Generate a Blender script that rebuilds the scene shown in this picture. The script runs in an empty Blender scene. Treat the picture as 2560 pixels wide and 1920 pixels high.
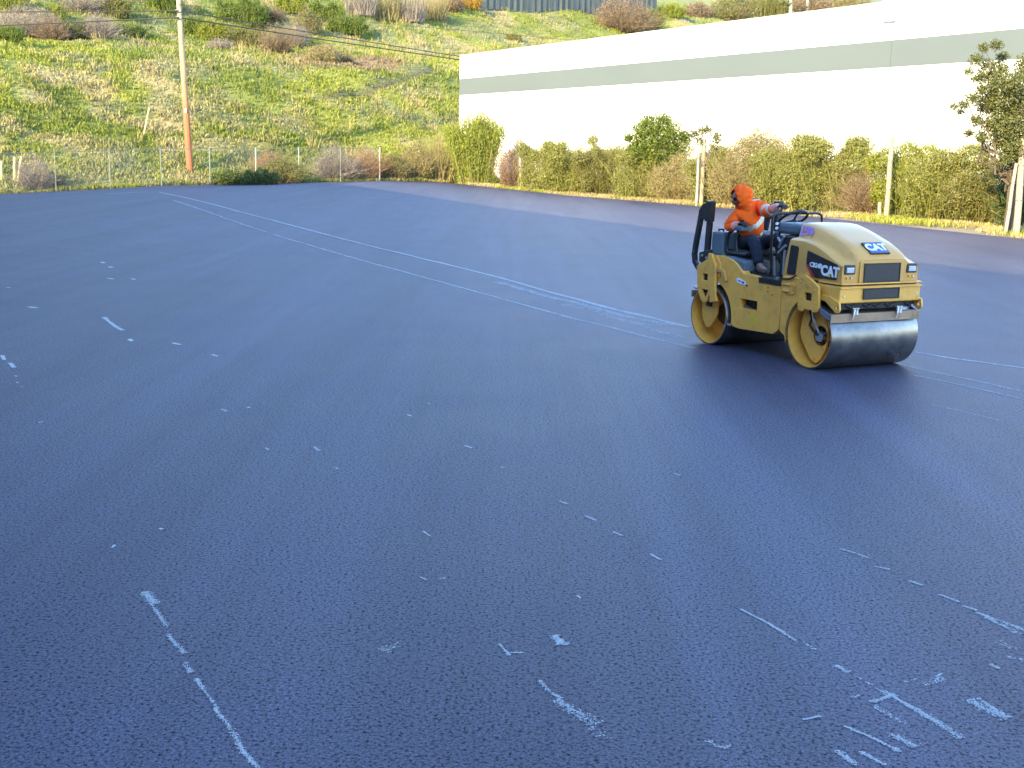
import bpy, bmesh, math, random
import numpy as np
from mathutils import Vector, Matrix, Quaternion
R = math.radians
scene = bpy.context.scene
COL = scene.collection
rng = np.random.default_rng(7)
random.seed(7)

# ------------------------------------------------------------------ camera
CAM_F, CAM_PITCH, CAM_ROLL, CAM_H = 3000.0, 0.18915, 0.0224, 2.1455   # focal length in photo pixels (2560 wide)
cF = np.array([0, math.cos(CAM_PITCH), -math.sin(CAM_PITCH)])
cR0 = np.array([1.0, 0, 0]); cU0 = np.cross(cR0, cF)
cR = math.cos(CAM_ROLL)*cR0 + math.sin(CAM_ROLL)*cU0
cU = -math.sin(CAM_ROLL)*cR0 + math.cos(CAM_ROLL)*cU0
cam_data = bpy.data.cameras.new('camera'); cam = bpy.data.objects.new('camera', cam_data); COL.objects.link(cam)
cam_data.sensor_width = 36; cam_data.lens = 36*CAM_F/2560; cam_data.clip_end = 5000; cam_data.clip_start = 0.1
m = Matrix((( cR[0], cU[0], -cF[0], 0), (cR[1], cU[1], -cF[1], 0), (cR[2], cU[2], -cF[2], CAM_H), (0, 0, 0, 1)))
cam.matrix_world = m
scene.camera = cam

# ------------------------------------------------------------------ light
SUN_EL, SUN_AZ = R(20), R(211)           # azimuth clockwise from +Y, direction the sun stands in
world = bpy.data.worlds.new('World'); scene.world = world; world.use_nodes = True
wn = world.node_tree; wn.nodes.clear()
sky = wn.nodes.new('ShaderNodeTexSky'); sky.sky_type = 'NISHITA'; sky.sun_disc = False
sky.sun_elevation = SUN_EL; sky.sun_rotation = SUN_AZ; sky.air_density = 1.0; sky.dust_density = 0.0; sky.ozone_density = 2.4
bg = wn.nodes.new('ShaderNodeBackground'); bg.inputs['Strength'].default_value = 0.15
wo = wn.nodes.new('ShaderNodeOutputWorld')
wn.links.new(sky.outputs[0], bg.inputs[0]); wn.links.new(bg.outputs[0], wo.inputs[0])
sd = bpy.data.lights.new('sun', 'SUN'); sd.energy = 2.9; sd.angle = R(0.5); sd.color = (1.0, 0.76, 0.35)
sun = bpy.data.objects.new('sun', sd); COL.objects.link(sun)
SDX, SDY = -math.sin(SUN_AZ), -math.cos(SUN_AZ)        # horizontal travel of the light
sun.rotation_euler = Vector((SDX*math.cos(SUN_EL), SDY*math.cos(SUN_EL), -math.sin(SUN_EL))).to_track_quat('-Z', 'Y').to_euler()
sun.location = (-30, -30, 40)
scene.view_settings.view_transform = 'Standard'; scene.view_settings.look = 'None'
scene.view_settings.exposure = 2.9; scene.view_settings.gamma = 1.0
scene.view_settings.use_curve_mapping = False
scene.render.engine = 'CYCLES'

# ------------------------------------------------------------------ helpers
def tag(o, label=None, cat=None, group=None, kind=None):
    if label: o['label'] = label
    if cat: o['category'] = cat
    if group: o['group'] = group
    if kind: o['kind'] = kind
    return o
def empty(name, loc=(0, 0, 0), rz=0.0, label=None, cat=None, group=None, kind=None):
    o = bpy.data.objects.new(name, None); COL.objects.link(o); o.location = loc; o.rotation_euler = (0, 0, rz)
    o.empty_display_size = 0.2
    return tag(o, label, cat, group, kind)
def link(name, me, mat=None, parent=None, bevel=0, smooth=False):
    o = bpy.data.objects.new(name, me); COL.objects.link(o)
    if mat is not None and len(me.materials) == 0: me.materials.append(mat)
    if parent is not None: o.parent = parent
    if smooth:
        me.polygons.foreach_set('use_smooth', [True]*len(me.polygons)); me.update()
    if bevel:
        b = o.modifiers.new('bevel', 'BEVEL'); b.width = bevel; b.segments = 2; b.limit_method = 'ANGLE'; b.angle_limit = R(35)
    return o
def srgb(r, g, b):
    f = lambda c: (c/255/12.92 if c/255 <= .04045 else ((c/255+.055)/1.055)**2.4)
    return (f(r), f(g), f(b))
class NT:
    def __init__(s, name):
        s.m = bpy.data.materials.new(name); s.m.use_nodes = True; s.t = s.m.node_tree; s.t.nodes.clear()
        s.out = s.n('ShaderNodeOutputMaterial')
    def n(s, typ, **kw):
        x = s.t.nodes.new(typ)
        for k, v in kw.items(): setattr(x, k, v)
        return x
    def l(s, a, b): s.t.links.new(a, b)
    def noise(s, vec, scale, detail=3, rough=.5):
        x = s.n('ShaderNodeTexNoise'); x.inputs['Scale'].default_value = scale; x.inputs['Detail'].default_value = detail
        x.inputs['Roughness'].default_value = rough; s.l(vec, x.inputs['Vector']); return x.outputs['Fac']
    def ramp(s, fac, stops):
        x = s.n('ShaderNodeValToRGB'); e = x.color_ramp.elements
        while len(e) < len(stops): e.new(.5)
        for i, (p, c) in enumerate(stops):
            e[i].position = p; e[i].color = (*c, 1) if not isinstance(c, (int, float)) else (c, c, c, 1)
        s.l(fac, x.inputs[0]); return x.outputs[0]
    def mix(s, fac, a, b, blend='MIX'):
        x = s.n('ShaderNodeMix'); x.data_type = 'RGBA'; x.blend_type = blend
        for sock, v in ((x.inputs[0], fac), (x.inputs[6], a), (x.inputs[7], b)):
            if hasattr(v, 'links'): s.l(v, sock)
            else: sock.default_value = v if isinstance(v, (int, float)) else (*v, 1)
        return x.outputs[2]
    def bump(s, h, strength, dist):
        x = s.n('ShaderNodeBump'); x.inputs['Strength'].default_value = strength; x.inputs['Distance'].default_value = dist
        s.l(h, x.inputs['Height']); return x.outputs[0]
def mat(name, col, rough=.5, metal=0, var=.12, vscale=6, grime=0, bump=0, bscale=80, coat=0, spec=.5, grimecol=(.09, .07, .05)):
    t = NT(name); p = t.n('ShaderNodeBsdfPrincipled'); t.l(p.outputs[0], t.out.inputs[0])
    co = t.n('ShaderNodeTexCoord').outputs['Object']
    n = t.noise(co, vscale, 5, .6)
    lo = tuple(c*(1-var) for c in col); hi = tuple(min(1, c*(1+var)) for c in col)
    c = t.ramp(n, [(.3, lo), (.7, hi)])
    if grime:
        g = t.noise(co, vscale*2.3, 8, .75); gf = t.ramp(g, [(.48, 0), (.72, grime)])
        c = t.mix(gf, c, grimecol)
    t.l(c, p.inputs['Base Color'])
    rr = t.ramp(n, [(.3, max(0, rough-.07)), (.7, min(1, rough+.07))]); t.l(rr, p.inputs['Roughness'])
    p.inputs['Metallic'].default_value = metal; p.inputs['Specular IOR Level'].default_value = spec
    if coat: p.inputs['Coat Weight'].default_value = coat; p.inputs['Coat Roughness'].default_value = .12
    if bump:
        b = t.noise(co, bscale, 4); t.l(t.bump(b, bump, .004), p.inputs['Normal'])
    return t.m
def leafmat(name, trans=.25, rough=.55):
    t = NT(name); a = t.n('ShaderNodeAttribute', attribute_name='Col')
    p = t.n('ShaderNodeBsdfPrincipled'); p.inputs['Roughness'].default_value = rough; p.inputs['Specular IOR Level'].default_value = .3
    tr = t.n('ShaderNodeBsdfTranslucent'); mx = t.n('ShaderNodeMixShader'); mx.inputs[0].default_value = trans
    t.l(a.outputs['Color'], p.inputs['Base Color']); t.l(a.outputs['Color'], tr.inputs['Color'])
    t.l(p.outputs[0], mx.inputs[1]); t.l(tr.outputs[0], mx.inputs[2]); t.l(mx.outputs[0], t.out.inputs[0])
    return t.m
def soup(name, verts, nper, mat_, cols=None, parent=None, kind=None):
    """verts (n*nper,3): n faces of nper corners; cols (n,3) one inherent colour per face"""
    verts = np.asarray(verts, np.float32).reshape(-1, 3); n = len(verts)//nper
    me = bpy.data.meshes.new(name); me.vertices.add(len(verts)); me.vertices.foreach_set('co', verts.ravel())
    me.loops.add(len(verts)); me.loops.foreach_set('vertex_index', np.arange(len(verts), dtype=np.int32))
    me.polygons.add(n); me.polygons.foreach_set('loop_start', np.arange(n, dtype=np.int32)*nper)
    me.polygons.foreach_set('loop_total', np.full(n, nper, dtype=np.int32)) if bpy.app.version < (4, 1) else None
    if cols is not None:
        a = me.color_attributes.new('Col', 'FLOAT_COLOR', 'POINT')
        c = np.ones((len(verts), 4), np.float32); c[:, :3] = np.repeat(cols, nper, 0); a.data.foreach_set('color', c.ravel())
    me.update(calc_edges=True); me.validate()
    o = link(name, me, mat_, parent)
    if kind: o['kind'] = kind
    return o
def pydata(name, v, f, mat_=None, parent=None, bevel=0, smooth=False):
    me = bpy.data.meshes.new(name); me.from_pydata([tuple(map(float, a)) for a in v], [], [tuple(map(int, a)) for a in f]); me.update()
    return link(name, me, mat_, parent, bevel, smooth)
class MB:
    def __init__(s): s.v = []; s.f = []
    def add(s, v, f):
        o = len(s.v); s.v += [tuple(a) for a in v]; s.f += [tuple(i+o for i in q) for q in f]; return s
    def box(s, x0, x1, y0, y1, z0, z1, M=None):
        v = [(x, y, z) for z in (z0, z1) for y in (y0, y1) for x in (x0, x1)]
        if M is not None: v = [tuple(M @ Vector(a)) for a in v]
        return s.add(v, [(0, 2, 3, 1), (4, 5, 7, 6), (0, 1, 5, 4), (2, 6, 7, 3), (0, 4, 6, 2), (1, 3, 7, 5)])
    def tube(s, pts, rad, n=8, cap=True):
        pts = [Vector(p) for p in pts]; rad = rad if isinstance(rad, (list, tuple)) else [rad]*len(pts)
        rings = []; prev = None
        for i, p in enumerate(pts):
            d = (pts[min(i+1, len(pts)-1)]-pts[max(i-1, 0)]).normalized()
            if prev is None:
                a = Vector((0, 0, 1)) if abs(d.z) < .9 else Vector((1, 0, 0)); u = d.cross(a).normalized()
            else: u = (prev-d*prev.dot(d)).normalized()
            prev = u; w = d.cross(u)
            rings.append([tuple(p+(u*math.cos(2*math.pi*k/n)+w*math.sin(2*math.pi*k/n))*rad[i]) for k in range(n)])
        v = [q for r in rings for q in r]; f = []
        for i in range(len(pts)-1):
            for k in range(n): f.append((i*n+k, i*n+(k+1) % n, (i+1)*n+(k+1) % n, (i+1)*n+k))
        if cap: f.append(tuple(range(n-1, -1, -1))); f.append(tuple((len(pts)-1)*n+k for k in range(n)))
        return s.add(v, f)
    def cyl(s, c0, c1, r0, r1=None, n=24): return s.tube([c0, c1], [r0, r1 if r1 is not None else r0], n)
    def build(s, name, mat_=None, parent=None, bevel=0, smooth=False): return pydata(name, s.v, s.f, mat_, parent, bevel, smooth)
def smoothobj(o, ang=40):
    me = o.data; me.polygons.foreach_set('use_smooth', [True]*len(me.polygons))
    bm = bmesh.new(); bm.from_mesh(me)
    for e in bm.edges: e.smooth = not (len(e.link_faces) == 2 and e.calc_face_angle(0) > R(ang))
    bm.to_mesh(me); bm.free(); return o
def curve_mesh(cu):
    ob = bpy.data.objects.new('tmp', cu); me = bpy.data.meshes.new_from_object(ob)
    bpy.data.objects.remove(ob); bpy.data.curves.remove(cu)
    bm = bmesh.new(); bm.from_mesh(me); bmesh.ops.remove_doubles(bm, verts=bm.verts, dist=1e-5); bm.to_mesh(me); bm.free()
    me.materials.clear()
    return me
def plate(name, outer, holes, y0, y1, mat_, parent, bevel=.004):
    cu = bpy.data.curves.new('c', 'CURVE'); cu.dimensions = '2D'; cu.fill_mode = 'BOTH'; cu.extrude = abs(y1-y0)/2
    for poly in [outer]+list(holes):
        sp = cu.splines.new('POLY'); sp.points.add(len(poly)-1); sp.use_cyclic_u = True
        for i, (x, z) in enumerate(poly): sp.points[i].co = (x, z, 0, 1)
    me = curve_mesh(cu); yc = (y0+y1)/2
    me.transform(Matrix(((1, 0, 0, 0), (0, 0, -1, yc), (0, 1, 0, 0), (0, 0, 0, 1))))
    return link(name, me, mat_, parent, bevel)
def arc(cx, cz, r, a0, a1, n=14): return [(cx+r*math.cos(R(a0+(a1-a0)*i/n)), cz+r*math.sin(R(a0+(a1-a0)*i/n))) for i in range(n+1)]
def lettering(name, body, size, M, mat_, parent, sx=1, offset=0.0, extrude=.0012, shear=0):
    cu = bpy.data.curves.new('t', 'FONT'); cu.body = body; cu.size = size; cu.extrude = extrude; cu.offset = offset
    cu.align_x = 'CENTER'; cu.align_y = 'CENTER'; cu.resolution_u = 3; cu.shear = shear; cu.space_character = .95
    me = curve_mesh(cu); me.transform(M @ Matrix.Diagonal((sx, 1, 1, 1)))
    return link(name, me, mat_, parent)
# value noise
_perm = rng.random((256, 256))
def vnoise(x, y, s):
    x = np.asarray(x, float)/s+100; y = np.asarray(y, float)/s+100
    xi = np.floor(x).astype(int); yi = np.floor(y).astype(int); fx = x-xi; fy = y-yi
    fx = fx*fx*(3-2*fx); fy = fy*fy*(3-2*fy); g = lambda a, b: _perm[a % 256, b % 256]
    return (g(xi, yi)*(1-fx)+g(xi+1, yi)*fx)*(1-fy)+(g(xi, yi+1)*(1-fx)+g(xi+1, yi+1)*fx)*fy
def fbm(x, y, s, o=3): return sum(vnoise(x+37*i, y+11*i, s/2**i)*.5**i for i in range(o))/sum(.5**i for i in range(o))
def sstep(a, b, x): t = np.clip((x-a)/(b-a), 0, 1); return t*t*(3-2*t)

# ------------------------------------------------------------------ ground shape
# foot of the hill: the chain link fence and its continuation behind the warehouse
BASE = np.array([(-160, -50), (-60, 35.1), (-28.5, 63.2), (-9, 80.5), (12, 99), (80, 155), (300, 340)], float)
def hill_t(x, y):
    """signed distance beyond the foot of the hill"""
    x = np.asarray(x, float); y = np.asarray(y, float); best = np.full(np.broadcast(x, y).shape, 1e9); sg = np.ones_like(best)
    for a, b in zip(BASE[:-1], BASE[1:]):
        d = b-a; L = np.hypot(*d); d = d/L; n = np.array([-d[1], d[0]])
        u = np.clip((x-a[0])*d[0]+(y-a[1])*d[1], 0, L); dx = x-a[0]-u*d[0]; dy = y-a[1]-u*d[1]
        dist = np.hypot(dx, dy); s = np.sign(dx*n[0]+dy*n[1]); k = dist < best-1e-9
        best = np.where(k, dist, best); sg = np.where(k, s, sg)
    return best*sg
ZX = np.array([-200, -29, -25, -22.7, -20.4, -18, -15.8, -13.5, -9, -5, -1, 200.]); ZZ = np.array([-.7, -.62, -.385, -.25, -.09, -.03, .02, .10, .24, .15, 0, 0])
def lot(x, y): return np.interp(x, ZX, ZZ)*sstep(20, 64, y)
TRAIL = np.array([(-14.4, 92.5), (-10.5, 100.5), (-7.2, 107.5), (-4.6, 107.5), (2, 112)], float)
def trail_d(x, y):
    best = np.full(np.broadcast(x, y).shape, 1e9)
    for a, b in zip(TRAIL[:-1], TRAIL[1:]):
        d = b-a; L = np.hypot(*d); d = d/L; u = np.clip((x-a[0])*d[0]+(y-a[1])*d[1], 0, L)
        best = np.minimum(best, np.hypot(x-a[0]-u*d[0], y-a[1]-u*d[1]))
    return best
PT = np.array([-1e3, 0, 1.2, 3, 16.5, 19, 30, 54, 60, 75, 140, 400, 2000.]); PZ = np.array([0, 0, .12, .9, 7.9, 8.8, 11.2, 22.0, 22.6, 27, 48, 90, 200.])
def ground(x, y):
    t = hill_t(x, y); h = np.interp(t, PT, PZ)
    amp = sstep(.8, 5, t)
    h = h+amp*((fbm(x, y, 9, 3)-.5)*1.3+(vnoise(x, y, 1.7)-.5)*.38+(vnoise(x, y, .7)-.5)*.16)
    h = h-.45*np.exp(-(trail_d(x, y)/.45)**2)*amp
    return lot(x, y)+h
def ray(px, py):
    d = cF+cR*(px-1280)/CAM_F+cU*(960-py)/CAM_F; return d
def hit(px, py, tmax=400):
    """where the line of sight through a photo pixel meets the ground"""
    d = ray(px, py); ts = np.arange(3, tmax, .25); P = np.array([0, 0, CAM_H])+ts[:, None]*d
    below = P[:, 2] < ground(P[:, 0], P[:, 1]); i = int(np.argmax(below)) if below.any() else len(ts)-1
    a, b = ts[max(i-1, 0)], ts[i]
    for _ in range(12):
        c = (a+b)/2; p = np.array([0, 0, CAM_H])+c*d
        if p[2] < float(ground(p[0], p[1])): b = c
        else: a = c
    return np.array([0, 0, CAM_H])+b*d
def project(P):
    v = np.asarray(P, float)-np.array([0, 0, CAM_H]); dd = v@cF
    return 1280+CAM_F*(v@cR)/dd, 960-CAM_F*(v@cU)/dd, dd

GREEN, YGREEN, TAN, SAGE = np.array([.145, .18, .035]), np.array([.21, .235, .04]), np.array([.33, .28, .15]), np.array([.19, .20, .10])
def grasscol(x, y, t):
    a = fbm(x, y, 7, 3); b = vnoise(x+50, y-20, 1.6); c = fbm(x-90, y+33, 3.2, 2); x = np.asarray(x)
    w1 = sstep(.35, .65, a)[..., None]; col = GREEN*(1-w1)+YGREEN*w1
    w2 = (sstep(.45, .75, c*.65+b*.35)*.85)[..., None]; col = col*(1-w2)+TAN*w2
    w3 = (sstep(.62, .8, vnoise(x+9, y+9, 2.2))*.7)[..., None]; col = col*(1-w3)+SAGE*w3
    brown = (sstep(18, 19.5, t)*(1-sstep(23, 26, t))*sstep(-21, -17, x)*(1-sstep(-11, -9, x)))[..., None]*.85
    col = col*(1-brown)+np.array([.21, .15, .10])*brown
    tr = (np.exp(-(trail_d(x, y)/.6)**2))[..., None]*.85; col = col*(1-tr)+np.array([.10, .085, .055])*tr
    return col

# ------------------------------------------------------------------ materials
def asphalt_mat():
    t = NT('asphalt'); p = t.n('ShaderNodeBsdfPrincipled'); t.l(p.outputs[0], t.out.inputs[0])
    co = t.n('ShaderNodeTexCoord').outputs['Object']
    fine = t.noise(co, 80, 5, .7); fine2 = t.noise(co, 260, 2, .6)
    c = t.ramp(fine, [(.36, (.007, .007, .014)), (.45, (.038, .038, .069)), (.55, (.062, .061, .108)), (.66, (.11, .108, .17))])
    pits = t.noise(co, 58, 5, .72); pf = t.ramp(pits, [(.40, 1.0), (.47, 0)]); c = t.mix(pf, c, (.010, .012, .016))
    sp = t.ramp(fine2, [(.70, 0), (.78, .5)]); c = t.mix(sp, c, (.16, .165, .17))
    mp = t.n('ShaderNodeMapping'); mp.inputs['Rotation'].default_value = (0, 0, R(-23)); mp.inputs['Scale'].default_value = (.9, .05, 1); t.l(co, mp.inputs['Vector'])
    big = t.noise(mp.outputs[0], 1, 4, .55); bf = t.ramp(big, [(.3, .78), (.7, 1.18)])
    c = t.mix(1, c, bf, 'MULTIPLY')
    mp2 = t.n('ShaderNodeMapping'); mp2.inputs['Rotation'].default_value = (0, 0, R(-23)); mp2.inputs['Scale'].default_value = (3.2, .12, 1); t.l(co, mp2.inputs['Vector'])
    sm_ = t.noise(mp2.outputs[0], 1, 3, .6); c = t.mix(1, c, t.ramp(sm_, [(.30, .84), (.5, 1.0), (.7, 1.10)]), 'MULTIPLY')
    med = t.noise(co, .9, 5, .6); mf = t.ramp(med, [(.3, .88), (.7, 1.1)]); c = t.mix(1, c, mf, 'MULTIPLY')
    t.l(c, p.inputs['Base Color'])
    rr = t.ramp(med, [(.3, .55), (.7, .60)]); t.l(rr, p.inputs['Roughness']); t.l(t.ramp(pits, [(.40, .02), (.50, .24)]), p.inputs['Specular IOR Level'])
    hm = t.mix(.5, fine, pits); t.l(t.bump(hm, .38, .006), p.inputs['Normal'])
    return t.m
def soil_mat():
    t = NT('hill_ground'); p = t.n('ShaderNodeBsdfPrincipled'); t.l(p.outputs[0], t.out.inputs[0]); p.inputs['Roughness'].default_value = .95
    co = t.n('ShaderNodeTexCoord').outputs['Object']; a = t.n('ShaderNodeAttribute', attribute_name='Col')
    n = t.noise(co, 5, 6, .7); f = t.ramp(n, [(.3, .65), (.7, 1.25)]); c = t.mix(1, a.outputs['Color'], f, 'MULTIPLY')
    t.l(c, p.inputs['Base Color']); t.l(t.bump(n, .6, .08), p.inputs['Normal']); return t.m
M_ASPH = asphalt_mat(); M_SOIL = soil_mat()
M_LEAF = leafmat('foliage'); M_GRASS = leafmat('grass_blades', .3, .6); M_DRY = leafmat('dry_stalks', .1, .8)
M_CHALK = mat('chalk', (.36, .39, .43), .9, var=.15, vscale=40)
M_BARK = mat('bark', (.075, .06, .045), .9, var=.3, vscale=14, bump=.5, bscale=40)
M_WHITE = mat('white_painted_concrete', (.72, .73, .74), .75, var=.025, vscale=.25, bump=.15, bscale=25)
M_SAGE = mat('sage_painted_band', (.078, .100, .112), .75, var=.05, vscale=.12, bump=.15, bscale=25)
M_GALV = mat('galvanised_steel', (.33, .35, .34), .5, .7, var=.15, vscale=12, grime=.3)
M_DARKGALV = mat('weathered_pipe', (.13, .16, .145), .6, .3, var=.2, vscale=8, grime=.3)
M_WOODPALE = mat('weathered_wood_post', (.25, .225, .19), .85, var=.25, vscale=9, grime=.4, bump=.5, bscale=50)
M_DARK = mat('black_rubber', (.012, .012, .013), .6, var=.2)

# ------------------------------------------------------------------ terrain sheet
def axis(lo, f0, f1, hi, step):
    a = list(np.arange(f0, f1+1e-6, step)); s = step*1.5; x = a[0]
    left = []
    while x > lo: x -= s; s *= 1.35; left.append(x)
    s = step*1.5; x = a[-1]; right = []
    while x < hi: x += s; s *= 1.35; right.append(x)
    return np.array(left[::-1]+a+right)
gx = axis(-2000, -62, 42, 2000, .5); gy = axis(-2000, 0, 176, 2000, .5)
X, Y = np.meshgrid(gx, gy); Z = ground(X, Y); T = hill_t(X, Y)
RE = np.array([(-10.6, 84), (-7.5, 84.6), (-4.2, 82.5), (-.9, 77), (2.7, 66.5), (8.1, 56), (10.4, 51.5), (13.2, 42.5), (15.2, 35.8), (19, 20), (24, 0), (34, -40)])
def redge(y): return np.interp(-np.asarray(y, float), -RE[:, 1], RE[:, 0])
on_lot = (T < .5) & (X < redge(Y)-.2)
Z = np.where(on_lot, Z-.17, np.where(T < .3, Z-.045, Z))
nx, ny = len(gx), len(gy)
idx = (np.arange(ny-1)[:, None]*nx+np.arange(nx-1)[None, :]).ravel()
me = bpy.data.meshes.new('ground'); me.from_pydata(np.stack([X.ravel(), Y.ravel(), Z.ravel()], 1).tolist(), [], np.stack([idx, idx+1, idx+nx+1, idx+nx], 1).tolist()); me.update()
gc = grasscol(X.ravel(), Y.ravel(), T.ravel())*.75
flat = (T.ravel() < .3)[:, None]
verge = np.array([.21, .165, .11])*(.75+.5*fbm(X.ravel(), Y.ravel(), 2.5, 3))[:, None]
gc = np.where(flat, verge, gc)
ca = me.color_attributes.new('Col', 'FLOAT_COLOR', 'POINT'); c4 = np.ones((len(gc), 4), np.float32); c4[:, :3] = gc; ca.data.foreach_set('color', c4.ravel())
g = link('ground', me, M_SOIL, smooth=True); g['kind'] = 'structure'

# asphalt lot: one raised slab with ragged edges
ys = np.concatenate([np.arange(-60, 20, 2.), np.arange(20, 84.3, .5)])
rows = []
NXA = 60
for y in ys:
    # left limit: 0.55 m this side of the fence line
    bx = np.interp(y, [-50, 35.1, 63.2, 80.5, 85], [-160, -60, -28.5, -9, -4]) + .55
    bx = max(bx, -62)
    rx = float(redge(y))
    jag = .10*(vnoise(y, 3.0, 1.1)-.5); jag2 = .16*(vnoise(y, 9.0, 1.3)-.5)
    bx += jag; rx += jag2
    if rx < bx+.05: rx = bx+.05
    xs = np.linspace(bx, rx, NXA); rows.append(np.stack([xs, np.full(NXA, y), lot(xs, y)], 1))
V = np.concatenate(rows); nr = len(ys)
idx = (np.arange(nr-1)[:, None]*NXA+np.arange(NXA-1)[None, :]).ravel(); F = np.stack([idx, idx+1, idx+NXA+1, idx+NXA], 1).tolist()
# skirt
V2 = V.copy(); V2[:, 2] -= .16; nV = len(V)
for r in range(nr-1):
    a, b = r*NXA, (r+1)*NXA; F.append((a, b, b+nV, a+nV)); a, b = a+NXA-1, b+NXA-1; F.append((b, a, a+nV, b+nV))
for c in range(NXA-1): a = (nr-1)*NXA+c; F.append((a, a+1, a+1+nV, a+nV))
asphalt = pydata('asphalt_lot', np.concatenate([V, V2]), F, M_ASPH); asphalt['kind'] = 'structure'

# ------------------------------------------------------------------ chalk and scrape marks on the asphalt
def gpt(px, py):
    p = hit(px, py); return p
def chalk(pts, width=.02, dens=1.0, fleck=None, name='chalk_mark', spread_end=None, lat=1.0, col=None):
    """ragged line of chalk dust: many small flecks scattered along a polyline given in photo pixels"""
    P = np.array([gpt(*p)[:2] for p in pts]); out = []
    D = np.hypot(*np.diff(P, axis=0).T); L = D.sum(); cum = np.concatenate([[0], np.cumsum(D)])
    near = np.hypot(*P.mean(0)); sc = max(1, near/9); fleck = fleck or ((.0022, .0065) if near < 12 else (.003, .012))
    n = int(min(9000, max(8, L*dens*(750 if near < 9 else 520 if near < 13 else 1700)/sc)))
    s = rng.random(n)*L; gap = vnoise(s, np.full(n, P[0, 0]*7), .11*sc)*.6+vnoise(s, np.full(n, P[0, 1]*3), .5*sc)*.4
    s = s[gap+rng.random(n)*.45 > (.66 if near < 12 else .50)]; n = len(s)
    if n < 4: return
    cx = np.interp(s, cum, P[:, 0]); cy = np.interp(s, cum, P[:, 1]); i = np.clip(np.searchsorted(cum, s)-1, 0, len(D)-1)
    dd = (P[i+1]-P[i])/D[i][:, None]; nn = np.stack([-dd[:, 1], dd[:, 0]], 1)
    wob = (vnoise(s, np.full(n, 5.), .25*sc)-.5)*width*1.2
    wv = width*(.5+1.0*vnoise(s, np.full(n, 77.), .3*sc)) if spread_end is None else width*(.4+spread_end*s/L)
    off = rng.normal(0, 1, n)*wv*.45*lat+wob; cx = cx+nn[:, 0]*off; cy = cy+nn[:, 1]*off
    ang = np.arctan2(dd[:, 1], dd[:, 0])+rng.normal(0, .5, n); l = rng.uniform(*fleck, n)*sc; w = l*rng.uniform(.25, .6, n)
    ca_, sa = np.cos(ang), np.sin(ang); z = lot(cx, cy)+np.where(cy < 25, .0015, .006)+rng.random(n)*.0015
    q = []
    for (u, v) in ((-1, -.4), (.2, -1), (1, .3), (-.3, 1)):
        q.append(np.stack([cx+u*l*ca_-v*w*sa, cy+u*l*sa+v*w*ca_, z], 1))
    soup(name, np.stack(q, 1), 4, col or M_CHALK, None, asphalt)
long_lines = [
 ([(270, 485), (340, 481), (400, 480)], .03, .5), ([(400, 481), (500, 503), (600, 530), (700, 556), (820, 588)], .03, 1.0), ([(820, 588), (948, 621), (1100, 657), (1250, 694)], .028, 1.3),
 ([(1250, 694), (1400, 737), (1536, 773)], .03, 1.7), ([(1536, 773), (1625, 794), (1725, 818)], .032, 1.9),
 ([(430, 500), (560, 545), (700, 592), (870, 641)], .03, .2), ([(870, 641), (1041, 688), (1273, 752), (1406, 789)], .022, .5), ([(1406, 789), (1636, 847), (1735, 870)], .03, .5),
 ([(1240, 705), (1400, 748), (1560, 790), (1690, 812)], .10, .55), ([(1420, 760), (1560, 800), (1700, 845)], .12, .3),
 ([(2291, 881), (2365, 894), (2560, 920), (2640, 932)], .022, 1.2), ([(2239, 910), (2400, 944), (2560, 978), (2640, 995)], .03, .9),
 ([(2286, 939), (2400, 962), (2560, 999), (2640, 1016)], .018, 1.6), ([(2333, 1012), (2430, 1035), (2527, 1057)], .03, .6), ([(2400, 1020), (2520, 1040)], .06, .25)]
for pts, w, d in long_lines: chalk(pts, w, d)
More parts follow.
